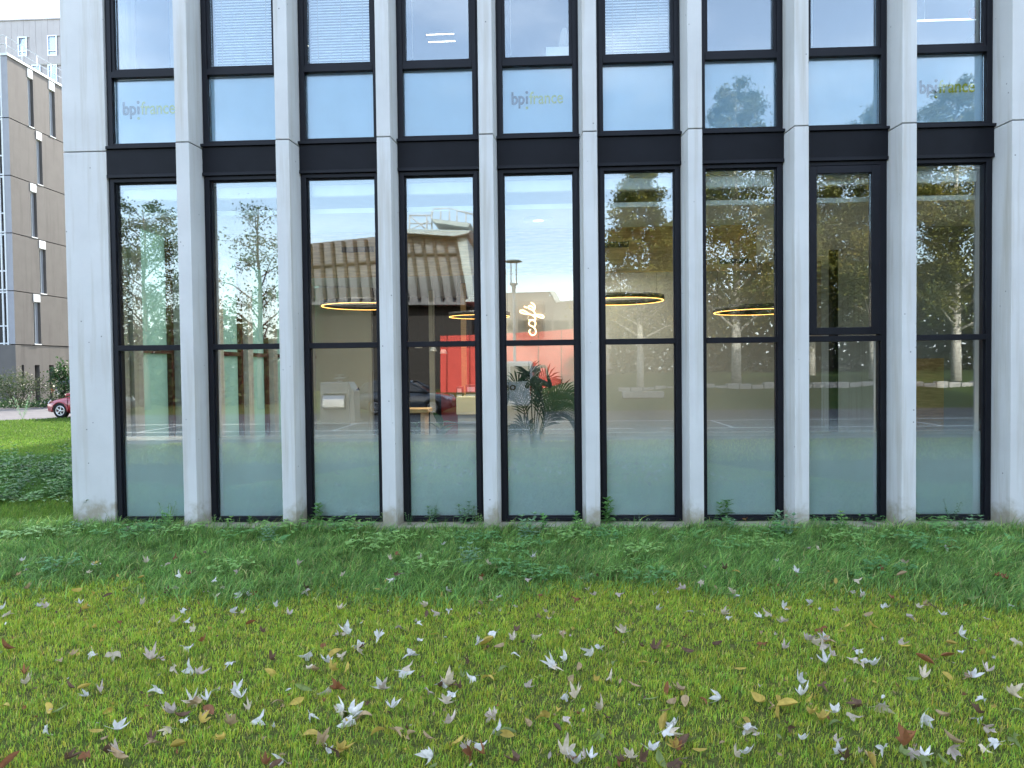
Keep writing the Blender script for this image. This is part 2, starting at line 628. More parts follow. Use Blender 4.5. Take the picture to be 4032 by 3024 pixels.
# corner pier at the left, wide pier at the right
for (z0, z1) in ((GZ - 0.3, Z_J - 0.006), (Z_J + 0.006, Z_TOP)):
    MB().prism([(-5.83, 0.262, z0), (-5.291, 0.262, z0), (-5.289, 0.62, z0), (-5.83, 0.62, z0)], (0, 0, z1 - z0)).build('corner_pier', M_FIN, bld, bevel=0.006)
    MB().prism([(5.325, 0, z0), (7.4, 0, z0), (7.4, 0.62, z0), (5.296, 0.62, z0), (5.296, 0.3, z0)], (0, 0, z1 - z0)).build('wall_pier', M_FIN, bld, bevel=0.006)
# the storeys above and the ends of the block (they shade the lawn)
MB().box(-5.83, 0.02, Z_TOP + 0.012, 24, 15.2, 19.0).build('upper_storeys', M_FIN, bld)
MB().box(7.42, 0.03, GZ - 0.3, 24, 15.2, Z_TOP).build('end_wall', M_FIN, bld)
MB().box(-5.83, 45, GZ - 0.3, 24, 75, 30.0).build('added_sun_block', M_FIN, bld)  # added unseen block that keeps the sun off the left lawn

WIN = []
for i in range(9):
    xc = (i - 4) * P
    x0, x1 = xc - P / 2 + FB, xc + P / 2 - FB
    if i == 0: x0 = -5.286
    if i == 8: x1 = 5.296
    WIN.append((x0, x1))
FW_ = 0.072                                           # frame face width


def ring(m, x0, x1, z0, z1, w, y0, y1, wl=None, wr=None, wb=None, wt_=None):
    wl = w if wl is None else wl; wr = w if wr is None else wr
    wb = w if wb is None else wb; wt_ = w if wt_ is None else wt_
    m.box(x0, y0, z0, x0 + wl, y1, z1)
    m.box(x1 - wr, y0, z0, x1, y1, z1)
    m.box(x0 + wl, y0, z0, x1 - wr, y1, z0 + wb)
    m.box(x0 + wl, y0, z1 - wt_, x1 - wr, y1, z1)


LOWER_Z, UPPER_Z = (-0.035, 4.205), (4.598, 7.95)


def pane(win, x0, x1, z0, z1, m=M_GLASS, y=GLASS_Y):
    MB().box(x0, y, z0, x1, y + 0.008, z1).build('glass_pane', m, win)


for i, (x0, x1) in enumerate(WIN):
    # ground floor
    m = MB()
    z0, z1 = LOWER_Z
    m.box(x0, 0.297, z0, x0 + 0.022, 0.42, z1); m.box(x1 - 0.022, 0.297, z0, x1, 0.42, z1)      # outer edge, stepped back
    ring(m, x0 + 0.022, x1 - 0.022, z0, z1, FW_ - 0.022, 0.283, 0.42, wb=0.045, wt_=0.045)
    gx0, gx1 = x0 + FW_, x1 - FW_
    ring(m, gx0, gx1, 0.012, 4.158, 0.012, 0.318, 0.36)
    m.box(gx0, 0.276, 2.092, gx1, 0.40, 2.158)                                             # transom
    win = m.build('window', M_FRAME, bld, bevel=0.003)
    pane(win, gx0 + 0.002, gx1 - 0.002, 0.013, 2.09)
    if i != 7:
        pane(win, gx0 + 0.002, gx1 - 0.002, 2.160, 4.157)
    else:
        s = MB()
        ring(s, gx0 + 0.004, gx1 - 0.03, 2.172, 4.15, 0.085, 0.262, 0.34)
        s.box(gx1 - 0.028, 0.27, 2.165, gx1 - 0.001, 0.35, 4.155)
        s.build('opening_sash', M_FRAME, win, bevel=0.004)
        pane(win, gx0 + 0.09, gx1 - 0.117, 2.258, 4.064, y=0.3)
    MB().box(gx0 + 0.004, GLASS_Y + 0.018, 0.014, gx1 - 0.004, GLASS_Y + 0.021, 1.5).build('frosted_film', M_FILM, win)
    # rolled blind box at the head
    MB().box(gx0 + 0.01, 0.44, 3.97, gx1 - 0.01, 0.53, 4.118).build('blind_box', M_WHITE, win, bevel=0.02)
    # spandrel between the storeys with its drip edges
    sp = MB().box(x0 + 0.001, 0.265, 4.252, x1 - 0.001, 0.5, 4.556).build('spandrel_panel', M_SPAN, bld, bevel=0.003)
    MB().box(x0 - (0.008 if i else -.001), 0.235, 4.559, x1 + 0.008, 0.5, 4.592).build('sill_flashing', M_FRAME, sp, bevel=0.003)
    MB().box(x0 + 0.001, 0.25, 4.209, x1 - 0.001, 0.5, 4.249).build('head_flashing', M_FRAME, sp, bevel=0.003)
    # first floor
    m = MB()
    z0, z1 = UPPER_Z
    m.box(x0, 0.300, z0, x0 + 0.022, 0.42, z1); m.box(x1 - 0.022, 0.300, z0, x1, 0.42, z1)
    ring(m, x0 + 0.022, x1 - 0.022, z0, z1, FW_ - 0.022, 0.286, 0.42, wb=0.038, wt_=0.05)
    m.box(gx0, 0.280, 5.434, gx1, 0.40, 5.505)
    ring(m, gx0, gx1, 5.507, z1 - 0.052, 0.036, 0.30, 0.38)
    m.box(gx0, 0.291, 5.5055, gx1, 0.33, 5.513)
    win = m.build('window', M_FRAME, bld, bevel=0.003)
    pane(win, gx0 + 0.002, gx1 - 0.002, 4.638, 5.432, M_GLASS_FROST)
    pane(win, gx0 + 0.037, gx1 - 0.037, 5.544, z1 - 0.09, M_GLASS_UP)
    MB().box(gx0 + 0.004, GLASS_Y + 0.022, 4.638, gx1 - 0.004, GLASS_Y + 0.025, 5.432).build('frosted_film', M_FILM_UP, win)
    if i in (1, 2, 5):
        s = MB()
        for k in range(62):
            z = 5.56 + k * 0.034
            s.add([(gx0 + 0.045, 0.43, z), (gx1 - 0.045, 0.43, z), (gx1 - 0.045, 0.448, z + 0.021), (gx0 + 0.045, 0.448, z + 0.021),
                   (gx0 + 0.045, 0.4325, z - 0.002), (gx1 - 0.045, 0.4325, z - 0.002), (gx1 - 0.045, 0.4505, z + 0.019), (gx0 + 0.045, 0.4505, z + 0.019)],
                  [(0, 1, 2, 3), (7, 6, 5, 4), (0, 4, 5, 1), (2, 6, 7, 3)])
        bl = s.build('blind_slats', M_BLIND, win); bl['kind'] = 'stuff'
        s = MB()
        for t in (0.16, 0.5, 0.82):
            xx = gx0 + (gx1 - gx0) * t
            s.box(xx - 0.003, 0.424, 5.55, xx + 0.003, 0.427, 7.66)
        s.build('blind_cord', M_GREYWALL, win)
        MB().box(gx0 + 0.04, 0.425, 5.546, gx1 - 0.04, 0.455, 5.558).build('blind_rail', M_WHITE, win)
    elif i in (3, 4, 7):
        MB().tube([(gx0 + 0.1, 0.43, 5.62), (gx0 + 0.1, 0.43, 7.5)], 0.004, 5).build('blind_wand', M_WHITE, win)
# concrete strip below the windows
MB().box(-5.05, 0.02, GZ - 0.2, 5.29, 0.34, -0.045).build('base_sill', M_SILLC, bld, bevel=0.006)

# lettering on the first floor glass
def text_mesh(txt, name, bold=0.0):
    cu = bpy.data.curves.new(name, 'FONT')
    cu.body = txt
    cu.size = 1.0
    cu.offset = bold
    cu.extrude = 0.004
    o = bpy.data.objects.new(name, cu)
    COL.objects.link(o)
    dg = bpy.context.evaluated_depsgraph_get()
    me = bpy.data.meshes.new_from_object(o.evaluated_get(dg))
    bpy.data.objects.remove(o)
    bpy.data.curves.remove(cu)
    v = np.empty(len(me.vertices) * 3); me.vertices.foreach_get('co', v)
    return me, v.reshape(-1, 3)


def place_text(me, v, x0, x1, zb, xh, y, name, mt, parent, ref):
    """fit text horizontally to x0..x1; its x-height ref (in font units) becomes xh; baseline at zb"""
    u0, u1 = v[:, 0].min(), v[:, 0].max()
    q = np.empty_like(v)
    q[:, 0] = x0 + (v[:, 0] - u0) / (u1 - u0) * (x1 - x0)
    q[:, 2] = zb + v[:, 1] * (xh / ref)
    q[:, 1] = y - v[:, 2] * 0.3
    org = ORG.get(parent.name, Vector((0, 0, 0)))
    q -= np.array(org)
    m2 = me.copy()
    m2.vertices.foreach_set('co', q.ravel())
    m2.materials.clear(); m2.materials.append(mt)
    m2.update()
    return link(name, m2, parent)


me_bp, v_bp = text_mesh('bp', 'lettering', 0.028)
me_fr, v_fr = text_mesh('france', 'lettering', 0.016)
me_x, v_x = text_mesh('x', 'x_height', 0.0)
XREF = v_x[:, 1].max()
uppers = [o for o in bld.children if o.name.startswith('window')][1::2]
LY = GLASS_Y + 0.016
for i, (pa, pb, pbase, pdot) in {0: (484, 690, 449, 413), 4: (2014.5, 2217, 408, 373), 8: (3621, 3838, 364, 325)}.items():
    win = uppers[i]
    A, B = at(pa, pbase, LY), at(pb, pbase, LY)
    w = B[0] - A[0]; zb = (A[2] + B[2]) / 2
    xh = w * 0.148
    place_text(me_bp, v_bp, A[0], A[0] + w * 0.255, zb, xh, LY, 'lettering', M_LOGO_GREY, win, XREF)
    place_text(me_fr, v_fr, A[0] + w * 0.345, B[0], zb, xh, LY, 'lettering', M_LOGO_YEL, win, XREF)
    xi = A[0] + w * 0.298
    MB().box(xi - w * .021, LY - .001, zb, xi + w * .021, LY + .001, zb + xh).build('letter_stem', M_LOGO_GREY, win)
    for zz, mm in ((zb + xh * 1.5, M_LOGO_GREY), (zb - xh * 0.5, M_LOGO_YEL)):
        r = w * 0.028
        MB().prism([(xi + r * math.cos(a * PI / 8), LY - .001, zz + r * math.sin(a * PI / 8)) for a in range(16)], (0, 0.002, 0)).build('letter_dot', mm, win)

# ------------------------------------------------------------------ rooms behind the glass
SIDE_X = -5.50
g = MB(); g.box(SIDE_X, 0.5, -0.12, 7.4, 15, -0.02); g.build('room_floor', M_FLOOR, bld)
g = MB(); g.box(SIDE_X, 0.62, 3.80, 7.4, 1.9, 3.86); g.build('room_ceiling', M_WHITE, bld)
g = MB(); g.box(-3.55, 1.92, 3.80, 7.4, 15, 3.86); g.build('room_ceiling', M_WHITE, bld)
g = MB(); g.box(SIDE_X, 1.92, 3.80, -3.57, 8.2, 3.86); g.build('room_ceiling', M_WHITE, bld)
bk = MB().box(-3.55, 1.86, 3.16, 3.05, 1.915, 3.795).build('ceiling_bulkhead', M_WOODPANEL, bld)
for (pa, pb, pt, pbm) in ((1345, 1472, 973, 992), (2378, 2476, 953, 973), (2833, 2946, 1020, 1037)):
    A, B = at(pa, pt, 1.85), at(pb, pbm, 1.85)
    MB().box(A[0], 1.845, B[2], B[0], 1.859, A[2]).build('air_grille', M_GRILLE, bld)
g = MB(); g.box(-5.75, 0.43, 4.12, 7.4, 15, 4.55); g.build('floor_slab', M_WHITE, bld)
g = MB(); g.box(-5.75, 12.7, 3.87, 7.4, 15.1, 4.11); g.build('rear_spandrel', M_WHITE, bld)
# first floor office
g = MB(); g.box(-5.75, 0.63, 7.38, 7.4, 15, 7.44); g.build('office_ceiling', M_OFFICE, bld)
g = MB(); g.box(-5.75, 6.5, 4.56, 7.4, 6.6, 7.37); g.build('office_wall', M_OFFICE, bld)
for k in (-4.8, -2.4, 0.0, 2.4, 4.8):
    if k not in (-4.8,): MB().box(k - 0.6 - 0.04, 0.64, 4.56, k - 0.6 + 0.04, 6.4, 7.37).build('office_partition', M_OFFICE, bld)

# left side of the block: the same fins and windows, seen from inside through the first two bays
for k in range(7):
    y = 0.95 + k * P
    g = MB(); g.prism([(-5.83, y - FA, GZ), (-5.83, y + FA, GZ), (SIDE_X + 0.15, y + FB, GZ), (SIDE_X + 0.15, y - FB, GZ)], (0, 0, Z_TOP - GZ))
    g.build('concrete_fin', M_FIN, bld)
    y0, y1 = y + FB, y + P - FB
    m = MB()
    xa, xb = SIDE_X - 0.08, SIDE_X + 0.05
    m.box(xa, y0, -0.03, xb, y0 + 0.07, 4.2); m.box(xa, y1 - 0.07, -0.03, xb, y1, 4.2)
    m.box(xa, y0 + 0.07, -0.03, xb, y1 - 0.07, 0.03); m.box(xa, y0 + 0.07, 4.13, xb, y1 - 0.07, 4.2)
    m.box(xa, y0 + 0.07, 2.09, xb, y1 - 0.07, 2.16)
    win = m.build('window', M_REDBROWN, bld)
    MB().box(SIDE_X - 0.03, y0 + 0.071, 0.031, SIDE_X - 0.022, y1 - 0.071, 4.129).build('glass_pane', M_FILM_SIDE, win)
    MB().box(-5.75, y0, 4.21, SIDE_X + 0.1, y1, Z_TOP).build('spandrel_panel', M_SPAN, bld)
g = MB(); g.box(-5.83, 0.95 + 7 * P - 0.2, GZ, SIDE_X + 0.1, 15.2, Z_TOP); g.build('side_wall', M_FIN, bld)
g = MB(); g.box(-5.83, 0.63, GZ, SIDE_X + 0.1, 0.95 - FB - 0.005, Z_TOP); g.build('side_wall', M_FIN, bld)
# back walls of the room
BY = 8.6
A, B = at(1288, 1400, BY), at(1413, 1400, BY)
C1 = at(1463, 1400, BY)
g = MB(); g.box(SIDE_X, BY, -0.02, C1[0], BY + 0.15, 3.80); g.build('room_wall', M_BEIGE, bld)
cab = MB()
D0, D1, D2 = at(1300, 1484, BY - .02), at(1374, 1484, BY - .02), at(1452, 1484, BY - .02)
cz = 0.05
cab.box(D0[0], BY - 0.03, cz, D1[0] - 0.006, BY - 0.002, D0[2]); cab.box(D1[0] + 0.006, BY - 0.03, cz, D2[0], BY - 0.002, D0[2])
cb = cab.build('cabinet_doors', M_BEIGE, bld)
T = at(1410, 1531, BY - .035)
MB().prism([(T[0] - 0.05, BY - 0.036, T[2] - 0.035), (T[0] + 0.05, BY - 0.036, T[2] - 0.035), (T[0], BY - 0.036, T[2] + 0.05)], (0, 0.004, 0)).build('warning_sign', M_GRILLE, cb)
# dark hall behind the bar
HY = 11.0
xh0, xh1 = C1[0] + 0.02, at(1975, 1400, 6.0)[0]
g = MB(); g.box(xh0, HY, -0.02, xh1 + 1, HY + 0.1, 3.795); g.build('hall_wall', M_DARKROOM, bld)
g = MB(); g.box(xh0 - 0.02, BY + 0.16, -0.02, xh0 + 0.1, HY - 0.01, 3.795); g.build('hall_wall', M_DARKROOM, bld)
q0, q1 = at(1690, 1400, 9.5), at(1711, 1400, 9.5)
g = MB(); g.box(q0[0], 9.5, -0.02, q1[0], 9.62, 3.79); g.build('hall_post', M_BEIGE, bld)
r0, r1 = at(1735, 1400, 10.4), at(1960, 1400, 10.4)
g = MB(); g.box(r0[0], 10.4, -0.02, r1[0], 10.5, 2.35); g.build('red_partition', M_REDPANEL, bld)
q0, q1 = at(1816, 1400, 8.0), at(1836, 1400, 8.0)
g = MB(); g.box(q0[0], 8.0, -0.02, q1[0], 8.12, 3.79); g.build('hall_post', M_WOODPANEL, bld)
# grey wall behind bays five to seven
GY = 5.6
e0, e1 = at(1962, 1400, GY), at(3234, 1400, GY)
g = MB(); g.box(e0[0], GY, -0.02, e1[0], GY + 0.14, 3.795); g.build('room_wall', M_GREYWALL, bld)
# passage seen through bay eight: far glazing with dark framing, red brown panel
PY = 12.5
def slab(name, pa, pb, pt, pbm, Y, t, m):
    A_, B_ = at(pa, pt, Y), at(pb, pbm, Y)
    return MB().box(A_[0], Y, B_[2], B_[0], Y + t, A_[2]).build(name, m, bld)
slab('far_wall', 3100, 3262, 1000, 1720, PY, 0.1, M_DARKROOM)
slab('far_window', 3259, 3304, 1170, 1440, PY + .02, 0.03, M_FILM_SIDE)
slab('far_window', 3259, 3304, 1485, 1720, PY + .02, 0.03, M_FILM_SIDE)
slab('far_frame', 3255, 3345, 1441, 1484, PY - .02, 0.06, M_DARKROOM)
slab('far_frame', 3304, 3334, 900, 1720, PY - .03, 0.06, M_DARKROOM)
slab('far_window', 3334, 3437, 1130, 1420, PY + .02, 0.03, M_FILM_SIDE)
slab('far_frame', 3334, 3460, 1030, 1129, PY, 0.06, M_DARKROOM)
slab('red_brown_panel', 3335, 3452, 1421, 1486, PY - .04, 0.05, M_REDPANEL)
slab('red_brown_panel', 3337, 3362, 1487, 1700, PY - .04, 0.05, M_REDPANEL)
slab('red_brown_panel', 3428, 3452, 1487, 1700, PY - .04, 0.05, M_REDPANEL)
slab('pale_door', 3366, 3425, 1500, 1740, PY - .01, 0.05, M_GREYWALL)
# nearer wall behind bay nine
NY = 2.3
e0 = at(3480, 1400, NY)
g = MB(); g.box(e0[0] + .14, NY, -0.02, 7.4, NY + 0.12, 3.795); g.build('room_wall', M_GREYWALL, bld)
A_, B_ = at(3560, 1412, NY - .03), at(3716, 1690, NY - .03)
g = MB(); g.box(max(A_[0], e0[0] + .15), NY - .03, 0.1, B_[0], NY - 0.003, A_[2]); g.build('oak_board', M_WOODPANEL, bld)
# round steel column with its beam
cp = at(3282, 1835, 4.3)
g = MB(); g.tube([(cp[0], 4.3, -0.02), (cp[0], 4.3, 3.795)], 0.077, 16); g.build('steel_column', M_FRAME, bld)

# ------------------------------------------------------------------ lamps and things in the room
def ring_lamp(name, label, c, r, h=0.075, group='ring lamps in the cafe'):
    t = thing(name, label, 'pendant lamp', c, 0, group)
    MB().lathe([(r - 0.035, h), (r, h), (r, 0.0), (r - 0.008, 0.0), (r - 0.008, 0.012), (r - 0.027, 0.012), (r - 0.027, 0), (r - 0.035, 0.0)], c, 56, True).build('ring', M_BLACK, t)
    MB().lathe([(r - 0.026, 0.010), (r - 0.009, 0.010), (r - 0.009, -0.006), (r - 0.026, -0.006)], c, 56, True).build('led_strip', M_LED, t)
    for k in range(3):
        a = 2 * PI * k / 3 + 0.4
        p = (c[0] + (r - 0.018) * math.cos(a), c[1] + (r - 0.018) * math.sin(a), c[2] + h)
        MB().tube([p, (p[0], p[1], 3.79)], 0.0025, 4).build('wire', M_BLACK, t)
    return t


def ring_from(px_c, py_c, half_px, Y):
    p = at(px_c, py_c, Y)
    dist = np.dot(p - CAM, FW)
    return (p[0], Y, p[2]), half_px * dist / F_PX


c, r = ring_from(1436, 1206, 168, 3.0)
ring_lamp('ring_lamp', 'ring pendant lamp in front of the beige wall, third window bay', c, r)
c, r = ring_from(2445, 1186, 168, 3.0)
ring_lamp('ring_lamp', 'highest ring pendant lamp, in the sixth window bay before the grey wall', c, r)
c, r = ring_from(2985, 1228, 171, 3.2)
ring_lamp('ring_lamp', 'ring pendant lamp in the seventh window bay, beside the bay with the opening sash', c, r)
c, r = ring_from(1888, 1247, 121, 5.0)
ring_lamp('ring_lamp', 'small low ring pendant lamp half hidden by the fin left of the neon sign', c, r)

# round ceiling light and strip lights upstairs
p = at(2120, 924, 1.2)
t = thing('ceiling_light', 'round recessed ceiling light above the neon sign', 'ceiling light', (p[0], 1.2, 3.78))
MB().lathe([(0.20, 0.015), (0.205, 0.0), (0.19, -0.01), (0.07, -0.006)], (p[0], 1.2, 3.78), 28).build('rim', M_WHITE, t)
MB().lathe([(0.0, 0.002), (0.07, 0.0)], (p[0], 1.2, 3.775), 28).build('diffuser', M_TUBEW, t)
for (pa, pb, py, lab) in ((1678, 1788, 131, 'upper warm strip light behind the fourth first floor window'), (1688, 1792, 160, 'lower warm strip light behind the fourth first floor window')):
    Yq = CAM[1] + (7.36 - CAM[2]) / (ray(1735, py)[2]) * ray(1735, py)[1]
    A, B = at(pa, py, Yq), at(pb, py, Yq)
    t = thing('strip_light', lab, 'strip light', (A[0], Yq, 7.36), 0, 'strip lights upstairs')
    MB().box(A[0], Yq - 0.02, 7.345, B[0], Yq + 0.02, 7.378).build('housing', M_GREYWALL, t)
    for k in range(22):
        xx = A[0] + (B[0] - A[0]) * (k + 0.5) / 22
        if k == 0:
            d0 = MB().box(xx - 0.009, Yq - 0.004, 7.3405, xx + 0.009, Yq + 0.004, 7.3445).build('diode', M_TUBE, t)
            X0 = xx
        else:
            d = d0.copy(); COL.objects.link(d); d.parent = t; d.location.x = xx - X0
A, B = at(3612, 82, 2.2), at(3860, 76, 2.2)
t = thing('tube_light', 'long cool white tube light behind the last first floor window', 'tube light', (A[0], 2.2, A[2]))
MB().tube([(A[0], 2.2, A[2]), (B[0], 2.2, A[2])], 0.013, 8).build('tube', M_TUBEW, t)
for xx in (A[0] + .1, B[0] - .1):
    MB().tube([(xx, 2.2, A[2] + .01), (xx, 2.2, 7.37)], 0.004, 4).build('hanger', M_WHITE, t)
p = at(3838, 52, 0.9)
m = MB(); m.prism([(p[0] + .075 * math.cos(a * PI / 12), 0.9, p[2] + .075 * math.sin(a * PI / 12)) for a in range(24)], (0, 0.01, 0))
tag(m.build('round_sign', M_REDPANEL), 'round red sign hanging behind the last first floor window', 'sign')
A, B = at(2150, 228, 0.75), at(2262, 200, 0.75)
m = MB(); m.box(A[0], 0.62, 5.46, B[0], 0.9, B[2])
tag(m.build('storage_box', M_WHITE, bevel=0.004), 'low white box standing behind the fifth first floor window', 'box')
A, B = at(2172, 200, 1.0), at(2200, 150, 1.0)
m = MB(); m.lathe([(0.0, 0.0), (0.06, 0.01), (0.075, 0.1), (0.05, 0.24), (0.03, 0.3)], (A[0] + .16, 0.8, B[2] - .28), 14)
tag(m.build('vase', M_GREYWALL), 'pale vase standing on the white box upstairs', 'vase')

for xx in (-2.9, -1.3, 0.3, 1.7):  # added glowing discs that brighten the cafe from out of sight
    for yy in (2.5, 4.4):
        t = thing('added_fill_light', 'added unseen fill light above the cafe, behind the oak bulkhead', 'ceiling light', (xx, yy, 3.79), 0, 'added fill lights in the cafe ceiling')
        MB().lathe([(.15, .008), (.17, 0), (.16, -.012), (.15, -.008)], (xx, yy, 3.79), 20).build('rim', M_WHITE, t)
        MB().lathe([(0, 0), (.15, 0)], (xx, yy, 3.786), 20).build('diffuser', M_FILL, t)

# neon word, reading upwards
NX = 5.45
def npt(u, v):          # pixels in the enlarged view of the sign
    p = at(2030 + u / 9.217, 1160 + v / 9.217, NX)
    return (p[0], NX, p[2])
def spline(pts, n=7):
    out = []
    P_ = [np.array(p, float) for p in pts]
    for i in range(len(P_) - 1):
        a, b, c_, d = P_[max(i - 1, 0)], P_[i], P_[i + 1], P_[min(i + 2, len(P_) - 1)]
        for k in range(n):
            t = k / n
            out.append(0.5 * ((2 * b) + (-a + c_) * t + (2 * a - 5 * b + 4 * c_ - d) * t * t + (-a + 3 * b - 3 * c_ + d) * t ** 3))
    out.append(P_[-1])
    return out
sign = thing('neon_sign', 'glowing warm neon sign of the word cafe reading upwards on the wall', 'neon sign', npt(600, 900))
strokes = [
    [(555, 1275), (505, 1290), (500, 1370), (560, 1450), (640, 1468), (720, 1420), (735, 1310), (690, 1220), (600, 1150), (515, 1110),
     (485, 1040), (520, 960), (600, 930), (690, 970), (725, 1050), (700, 1140), (640, 1172)],
    [(480, 918), (600, 925), (690, 930), (722, 890), (690, 810), (600, 745), (480, 690), (320, 590), (220, 568), (165, 600), (190, 650), (330, 690),
     (500, 715), (700, 760), (860, 815), (960, 845), (1015, 835), (1010, 780), (930, 735), (800, 728), (710, 725)],
    [(710, 780), (705, 690), (660, 600), (560, 535), (475, 495), (470, 430), (530, 405), (600, 440), (650, 505), (650, 550), (692, 520), (700, 420), (650, 350), (560, 290)],
    [(310, 430), (360, 455), (415, 475)],
]
for s in strokes:
    MB().tube([npt(*q) for q in spline(s)], 0.0105, 8).build('letter_tube', M_NEON, sign)
m = MB()
p0, p1 = npt(100, 1560), npt(1060, 200)
m.box(p0[0], NX + 0.02, p0[2], p1[0], NX + 0.026, p1[2])
M_ACR = glass('clear_acrylic', tint=(0.97, 0.97, 0.97), r0=0.02, wavy=0)
m.build('backing', M_ACR, sign)
MB().tube([npt(470, 920), npt(440, 850), npt(470, 780), (npt(470, 780)[0], NX + .12, npt(470, 780)[2])], 0.004, 5).build('cable', M_WHITE, sign)

# drum shade floor lamp in the first bay
p = at(672, 1630, 2.3)
lampx = thing('floor_lamp', 'floor lamp with a wide grey drum shade behind the first window bay', 'floor lamp', (p[0], 2.3, -0.02))
M_SHADE = mat('grey_shade', (0.42, 0.44, 0.43), 0.8, 0.2, vary=0.08, scale=3, stretch=(1, 1, 8), trans=0.25)
zt, zb = at(672, 1588, 2.3)[2], at(672, 1671, 2.3)[2]
MB().lathe([(0.30, zb), (0.30, zt), (0.295, zt), (0.295, zb)], (p[0], 2.3, 0), 36, True).build('lamp_shade', M_SHADE, lampx)
MB().tube([(p[0], 2.3, -0.02), (p[0], 2.3, zt - 0.05)], 0.014, 8).build('stem', M_BLACK, lampx)
MB().lathe([(0, 0.02), (0.15, 0.018), (0.16, 0)], (p[0], 2.3, -0.02), 24).build('base', M_BLACK, lampx)

# bar with its machines
M_CREAM = mat('cream_front', (0.62, 0.53, 0.36), 0.35, 0.5, vary=0.05, scale=2)
BYF = 4.0
A, B = at(1796, 1562, BYF), at(1975, 1632, BYF)
bar = thing('bar_counter', 'cream fronted bar counter standing before the red partition', 'bar counter', (A[0], BYF, -0.02))
MB().box(A[0], BYF, B[2], B[0], BYF + 0.7, A[2]).build('front', M_CREAM, bar, bevel=0.012)
MB().box(A[0] + .02, BYF + 0.04, -0.02, B[0] - .02, BYF + 0.66, B[2]).build('base', M_GREYWALL, bar)
s0 = at(1802, 1665, BYF)
MB().box(A[0] + .02, BYF + 0.005, s0[2] - .02, B[0] - .02, BYF + 0.04, s0[2] + 0.02).build('foot_rail', M_CHROME, bar)
for (px, w, hh, lab, nm) in ((1812, .11, .17, 'small card terminal on the left end of the bar', 'card_terminal'), (1858, .2, .2, 'square black coffee machine on the bar', 'coffee_machine')):
    q = at(px, 1562, BYF + .3)
    t = thing(nm, lab, nm.replace('_', ' '), (q[0], BYF + .3, A[2]))
    MB().box(q[0] - w / 2, BYF + .2, A[2], q[0] + w / 2, BYF + .45, A[2] + hh).build('body', M_BLACK, t, bevel=0.01)
    MB().box(q[0] - w / 3, BYF + .193, A[2] + hh * .4, q[0] + w / 3, BYF + .199, A[2] + hh * .8).build('screen', M_CHROME, t)
    MB().box(q[0] - w / 2 + .01, BYF + .16, A[2], q[0] + w / 2 - .01, BYF + .199, A[2] + .03).build('tray', M_CHROME, t)
for k, (px, py, lab) in enumerate(((1648, 1370, 'leftmost small dome lamp over the dark back bar'), (1706, 1383, 'middle small dome lamp over the dark back bar'), (1746, 1392, 'small dome lamp in front of the red partition'))):
    q = at(px, py, 7.0)
    t = thing('dome_lamp', lab, 'pendant lamp', (q[0], 7.0, q[2]), 0, 'dome lamps over the bar')
    MB().lathe([(0.02, 0.09), (0.05, 0.085), (0.085, 0.0), (0.08, 0.0), (0.045, 0.075)], (q[0], 7, q[2]), 20).build('lamp_shade', M_WHITE, t)
    MB().lathe([(0.0, 0.01), (0.075, 0.008)], (q[0], 7, q[2]), 20).build('bulb', M_LED, t)
    MB().tube([(q[0], 7, q[2] + .09), (q[0], 7, 3.79)], 0.004, 4).build('cord', M_BLACK, t)

# wooden bench and pot plants in the fourth bay
A, B = at(1600, 1610, 2.4), at(1690, 1640, 2.4)
bench = thing('bench', 'wooden bench beside the bar, fourth window bay', 'bench', (A[0], 2.4, -0.02))
MB().box(A[0] - .3, 2.3, B[2] + .06, B[0], 2.75, B[2] + .12).build('seat', M_WOODPANEL, bench, bevel=0.006)
for xx in (A[0] - .25, B[0] - .12):
    MB().box(xx, 2.33, -0.02, xx + .06, 2.72, B[2] + .058).build('leg', M_WOODPANEL, bench)


def leaf_mesh_verts(L_, W_, bend=0.25, n=4):
    vs2, fs2 = [], []
    for i in range(n + 1):
        t = i / n
        w = W_ * math.sin(PI * min(1, t * 0.93 + 0.05)) ** 0.8
        z = -bend * L_ * t * t
        vs2 += [(-w / 2, L_ * t, z + 0.12 * w), (0, L_ * t, z), (w / 2, L_ * t, z + 0.12 * w)]
    for i in range(n):
        a = i * 3
        fs2 += [(a, a + 1, a + 4, a + 3), (a + 1, a + 2, a + 5, a + 4)]
    return np.array(vs2), fs2


def xform(v, yaw=0, pitch=0, roll=0, loc=(0, 0, 0)):
    M_ = Matrix.Rotation(yaw, 3, 'Z') @ Matrix.Rotation(pitch, 3, 'X') @ Matrix.Rotation(roll, 3, 'Y')
    return v @ np.array(M_).T + np.array(loc)


